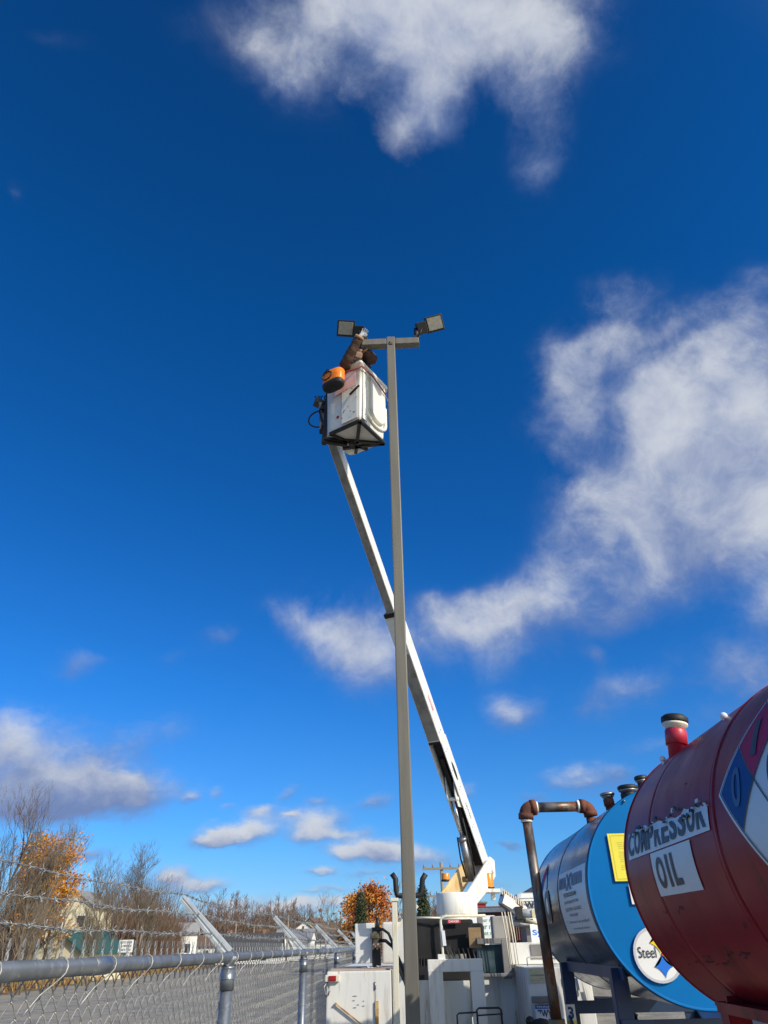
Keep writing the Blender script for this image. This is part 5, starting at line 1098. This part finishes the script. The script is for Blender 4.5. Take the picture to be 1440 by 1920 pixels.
house(hx(140, 88), 4.6, 7, 6.1, 1.5, R(4), W2_, SH3, 'tall pale yellow house half hidden by bare trees', win=2, group=None, axis='y', floors=2)
house(hx(152, 62), 3.6, 7, 1.9, 1.25, R(-6), W2_, SH2, 'cream garage with a green metal roof below the yellow house', name='garage', win=0, group=None, axis='y')
house(hx(205, 70), 3.2, 3, 1.5, .6, R(0), W1, SH2, 'low white shed with a green roof beside the garage', name='shed', win=1, group=None)
house(hx(347, 112), 2.4, 2.6, 3.9, 1.1, R(25), W1, SH3, 'narrow white two storey house with a pale roof behind the first barb arm', win=1, group=None, axis='x')
for (px_, Y, w, d, h, rh, rot, wm, rm, ax_, lb_) in [
    (372, 130, 6, 5, 2.3, 1.4, .1, W1, SH4, 'x', 'low white house with a brown roof left of the first barb arm tip'), (415, 150, 7, 6, 2.6, 1.7, .2, BRK, SH4, 'y', 'brick house with a brown gable roof right of the first fence arm'),
    (432, 165, 5, 6, 2.8, 2.0, .1, W1, SH4, 'y', 'white gabled house behind the brick house'), (470, 120, 9, 7, 1.6, 2.1, .08, W1, SH1, 'x', 'wide house with a large dark shingle roof'), (503, 128, 5, 6, 2.0, 1.6, -.2, W1, SH3, 'x', 'grey roofed low house right of the dark roofed one'),
    (528, 140, 6, 5, 2.4, 1.7, .15, W1, SH3, 'y', 'small white gabled house beside the tall thin utility pole'), (553, 155, 7, 6, 2.8, 2.0, -.1, W1, SH3, 'x', 'long white house with a grey roof behind the second barb arm'), (566, 170, 6, 6, 4.4, 2.0, .2, W1, SH4, 'y', 'taller white house just right of the second barb arm'), (590, 175, 6, 6, 4.8, 2.4, -.3, W2_, SH4, 'y', 'cream house with a steep brown roof near the bare trees'), (615, 160, 6, 6, 2.6, 1.5, .3, W1, SH1, 'x', 'white house with a dark roof nearest the orange maples')]:
    house(hx(px_, Y), w, d, h, rh, rot, wm, rm, lb_, axis=ax_)
# white roadside sign
q = atY(236, 1774, 58); sg = thing('roadside_sign', (q.x, q.y, 0), 'white roadside board sign on two posts beyond the fence', 'sign')
b = MB(); b.box((q.x, q.y, q.z), (1.05, .06, .78), bev=.01); b.build('sign_board', STICKW, sg); b = MB(); [b.box((q.x+s_*.4, q.y+.05, (q.z-.39)/2), (.09, .09, q.z-.39)) for s_ in (-1, 1)]; b.build('sign_post', PLY, sg)
mapped(merge([text2d('AUTO SALES', -.42, .42, .16, .30, .03), text2d('v SERVICE', -.3, .42, -.06, .08, .03), text2d('PARTS HERE', -.4, .4, -.3, -.16, .03)]), FRONT(q.x, q.y-.034, q.z), 'lettering', INK, sg)
# utility poles
WOOD = mat('weathered_wood', (.30, .25, .19), (.22, .18, .14), 5, .4, .7, .9, stretch=(6, 6, .6))
def upole(px_, Y, row, label, arms=1, xf=False):
    q = atY(px_, row, Y); t = thing('utility_pole', (q.x, q.y, 0), label, 'utility pole', 'utility poles beyond the fence'); b = MB(); b.tube([(q.x, q.y, 0), (q.x, q.y, q.z)], [.16, .10], 10); b.build('pole', WOOD, t)
    for k in range(arms):
        z = q.z-.35-k*1.5; b = MB(); b.box((q.x, q.y-.12, z), (2.4 if k == 0 else 1.7, .1, .12)); ca = b.build('cross_arm', WOOD, t)
        for x in (-1.1, -.55, .55, 1.1):
            b = MB(); b.cyl((q.x+x*(1 if k == 0 else .7), q.y-.12, z+.06), (q.x+x*(1 if k == 0 else .7), q.y-.12, z+.26), .045, .03, n=8); b.build('insulator', GREYP, ca)
    if xf: b = MB(); b.cyl((q.x-.42, q.y-.1, q.z-4.2), (q.x-.42, q.y-.1, q.z-3.3), .22, n=16); b.build('transformer', STEEL, t)
    return q
upole(827, 48, 1617, 'utility pole with two cross arms and a transformer behind the turret', 2, True)
upole(655, 100, 1716, 'utility pole with a cross arm before the golden maple', 1)
for px_, Y, row, lb_ in ((541, 110, 1716, 'tall thin pole just left of the second barb arm'), (477, 135, 1733, 'thin pole rising behind the wide dark roof'), (443, 130, 1733, 'thin pole above the white gabled house'), (387, 118, 1745, 'thin pole left of the first barb arm'), (270, 90, 1716, 'pale leaning pole right of the white sign'), (497, 140, 1742, 'short pole between two dark roofs'), (611, 120, 1750, 'short pole left of the third barb arm')):
    q = atY(px_, row, Y); t = thing('thin_pole', (q.x, q.y, 0), lb_, 'pole', 'thin poles along the road'); b = MB(); b.tube([(q.x, q.y, 0), (q.x, q.y, q.z)], [.13, .09], 8); b.build('pole', WOOD, t); b = MB(); b.box((q.x, q.y, q.z-.2), (.5, .08, .08)); b.build('bracket', WOOD, t)
# overhead wires between the poles
b = MB()
def cat_(p, q, sag, r=.012): b.tube([p.lerp(q, i/12)+Vector((0, 0, -sag*4*(i/12)*(1-i/12))) for i in range(13)], r, 4, caps=False)
cat_(atY(655, 1718, 100), atY(541, 1718, 110), .7, .02); cat_(atY(541, 1718, 110), atY(387, 1748, 118), .7, .02); cat_(atY(387, 1748, 118), atY(270, 1718, 90), .6, .02)
tag(b.build('overhead_wire', RUBBER), 'thin overhead wire strung between the far poles', 'wire')
# red shed, sign board, barn, crane, trailer at the right
RB_ = mat('red_barn_boards', (.33, .045, .035), (.26, .035, .03), 5, .4, .7, .8, stretch=(14, 14, .6)); RBB = mat('bright_red_siding', (.55, .05, .04), (.48, .04, .035), 4, .4, .7, .7, stretch=(1, 1, 10))
def boxat(b, x0, x1, r0_, r1_, Y, dep, m=None):
    a = atY(x0, r0_, Y); c = atY(x1, r1_, Y); b.box(((a.x+c.x)/2, Y+dep/2, (a.z+c.z)/2), (abs(c.x-a.x), dep, abs(a.z-c.z)), None, m)
Yb = 34
bn = thing('red_barn', (gp(935, Yb).x, Yb+3, 0), 'weathered red barn with a grey fascia behind the truck', 'building')
b = MB(); a = atY(872, 1711, Yb); c = atY(1010, 1711, Yb); b.box(((a.x+c.x)/2, Yb+3, a.z/2), (c.x-a.x, 6, a.z)); b.build('wall', RB_, bn)
b = MB(); a = atY(880, 1709, Yb); c = atY(945, 1709, Yb); b.box(((a.x+c.x)/2, Yb-.25, a.z+.02), (c.x-a.x, .6, .16)); b.box(((a.x+.1), Yb-.2, a.z-.5), (.12, .2, 1.0)); b.build('fascia', GALV, bn)
b = MB(); a = atY(869, 1706, Yb); c = atY(1012, 1706, Yb); b.box(((a.x+c.x)/2, Yb+3, a.z+.05), (c.x-a.x+.4, 6.6, .09)); b.build('roof', RUST, bn)
b = MB()
for i in range(26):
    x = atY(905+i*4.2, 1740, Yb).x; b.box((x, Yb-.03, 1.6), (.03, .03, 3.2))
b.build('batten', WOOD, bn)
Yc = 41
rs_ = thing('red_shed', (gp(900, Yc).x, Yc+1.4, 0), 'small bright red shed with a flat roof rising behind the barn', 'building'); b = MB(); a = atY(885, 1694, Yc); c = atY(911, 1694, Yc); b.box(((a.x+c.x)/2, Yc+.8, a.z/2), (c.x-a.x, 1.6, a.z)); b.build('wall', RBB, rs_); b = MB(); b.box(((a.x+c.x)/2, Yc+.8, a.z+.03), (c.x-a.x+.15, 1.8, .08)); b.build('roof', GREYP, rs_)
Yd = 20
q = atY(906, 1745, Yd); sb = thing('banner_board', (q.x, q.y, 0), 'white banner board with green lettering in front of the red barn', 'sign'); b = MB(); b.box((q.x, Yd, q.z-.1), (.62, .04, .85)); b.build('board', STICKW, sb); b = MB(); [b.box((q.x+s_*.25, Yd+.04, .8), (.06, .05, 1.6)) for s_ in (-1, 1)]; b.build('board_leg', GALV, sb)
GRN = mat('green_lettering', (.10, .30, .16), rough=.6)
mapped(merge([text2d('your n', -.12, .22, .16, .24, .02), text2d('our n', -.12, .22, .03, .11, .02), text2d('treat n', -.12, .22, -.10, -.02, .02)]), FRONT(q.x, Yd-.024, q.z), 'lettering', GRN, sb); mapped(text2d('co', -.12, .0, -.27, -.19, .03), FRONT(q.x, Yd-.024, q.z), 'lettering', LOGOB, sb)
# crane truck behind
Ye = 22
cr = thing('crane_truck', (gp(965, Ye).x, Ye+3, 0), 'white boom truck with a red toothed rack parked behind the bucket truck', 'crane truck')
a = atY(940, 1685, Ye); c = atY(985, 1710, Ye)
b = MB(); b.bar((a.x, Ye, a.z), (c.x, Ye+.3, c.z), .25, .26, upv=(0, 0, 1), bev=.01); b.build('boom', BOOMW, cr)
b = MB(); a2 = atY(941, 1675, Ye); c2 = atY(982, 1698, Ye); b.bar((a2.x, Ye, a2.z), (c2.x, Ye+.2, c2.z), .14, .12, upv=(0, 0, 1)); tooth = b.build('rack', mat('dark_red_rack', (.22, .03, .03), (.15, .03, .03), 6, .4, .7, .6), cr)
b = MB()
for i in range(10): p = Vector((a2.x, Ye, a2.z)).lerp(Vector((c2.x, Ye+.2, c2.z)), i/9)+Vector((0, -.08, .05)); b.box(p, (.03, .03, .16))
b.build('rack_tooth', CREAM, tooth)
b = MB(); a3 = atY(935, 1695, Ye); c3 = atY(963, 1716, Ye); b.bar((a3.x, Ye-.1, a3.z), (c3.x, Ye-.1, c3.z), .06, .06); b.bar((c3.x, Ye, c3.z-.1), (c3.x+.5, Ye, c3.z-.16), .18, .12); b.box((c3.x+.15, Ye, c3.z+.05), (.18, .25, .3)); b.build('boom_linkage', BLACKM, cr)
b = MB(); b.box((c3.x+.55, Ye-.1, c3.z+.02), (.12, .1, .2)); b.tube([(c3.x+.3, Ye-.1, c3.z-.12), (c3.x+.6, Ye-.1, c3.z-.2), (c3.x+1.0, Ye-.1, c3.z-.28)], .045, 8); b.build('brass_fitting', BEIGE, cr)
b = MB(); b.cyl((atY(975, 1722, Ye).x, Ye, atY(985, 1712, Ye).z), (atY(1040, 1722, Ye).x, Ye, atY(985, 1714, Ye).z), .11, n=16); b.build('torque_tube', BOOMW, cr)
b = MB(); b.box((atY(1020, 1700, Ye).x, Ye+2.6, 1.2), (2.0, 4.0, 1.1), bev=.05); b.build('truck_body', BOOMW, cr)
for yy in (Ye+1.4, Ye+4):
    b = MB(); xx = atY(1020, 1700, Ye).x; b.cyl((xx-1.0, yy, .45), (xx+1.0, yy, .45), .45, n=24); b.build('wheel', RUBBER, cr)
# corrugated white trailer with letters
Yf = 30; a = atY(968, 1679, Yf); wt = thing('white_trailer', (a.x+2.4, Yf+1.2, 0), 'corrugated white trailer with black letters, behind the filler pipe', 'trailer')
b = MB(); b.box((a.x+2.6, Yf+1.3, a.z-.45), (5.2, 2.4, 1.1), bev=.2)
for i in range(7): b.box((a.x+2.6, Yf+.085, a.z-.08-i*.1), (5.0, .03, .025))
b.build('trailer_body', BOOMW, wt); b = MB(); b.box((a.x+2.6, Yf+1.3, (a.z-1.0)/2+.1), (4.6, 1.6, a.z-1.2)); b.build('trailer_frame', GREYP, wt)
q = atY(984, 1698, Yf); mapped(text2d('WQ', 0, .62, -.17, .15, .03), FRONT(q.x, Yf+.02, q.z), 'lettering', INK, wt)
Yg = 26; q = atY(1004, 1750, Yg); ws = thing('white_sign', (q.x+.2, q.y, 0), 'white sign with a blue letter S left of the filler pipe', 'sign'); b = MB(); b.box((q.x+.35, Yg, q.z-.05), (1.0, .05, 1.0)); b.build('sign_board', STICKW, ws); b = MB(); b.box((q.x+.35, Yg+.05, (q.z-.5)/2), (.1, .08, q.z-.5)); b.build('sign_post', GALV, ws)
mapped(text2d('Sy', -.10, .22, -.1, .1, .02), FRONT(q.x, Yg-.03, q.z), 'lettering', LOGOB, ws)
Yh = 60; a = atY(985, 1676, Yh); bb_ = thing('blue_building', (a.x+4, Yh+3, 0), 'dark blue metal building with a gable roof at the far right behind the pipe', 'building')
b = MB(); b.prism([(a.x, Yh, 0), (a.x+9, Yh, 0), (a.x+9, Yh, a.z-.4), (a.x+4.5, Yh, a.z+2.0), (a.x, Yh, a.z-.1)], (0, 8, 0)); b.build('wall', mat('navy_siding', (.02, .05, .12), (.03, .06, .13), 2, .4, .7, .6, stretch=(10, 10, .5)), bb_)
b = MB(); b.prism([(a.x-.4, Yh-.3, a.z-.3), (a.x+4.5, Yh-.3, a.z+2.1), (a.x+4.5, Yh-.3, a.z+2.25), (a.x-.4, Yh-.3, a.z-.12)], (0, 8.6, 0)); b.prism([(a.x+4.5, Yh-.3, a.z+2.1), (a.x+9.4, Yh-.3, a.z-.5), (a.x+9.4, Yh-.3, a.z-.35), (a.x+4.5, Yh-.3, a.z+2.25)], (0, 8.6, 0)); b.build('roof', SH1, bb_)
q = atZ(1160, 1872, 0); mp0 = thing('marker_post', (q.x, q.y, 0), 'thin white marker post standing in the gravel beyond the blue tank', 'post'); b = MB(); b.tube([(q.x, q.y, 0), (q.x-.05, q.y, 1.2)], .05, 10); b.build('post', STICKW, mp0)
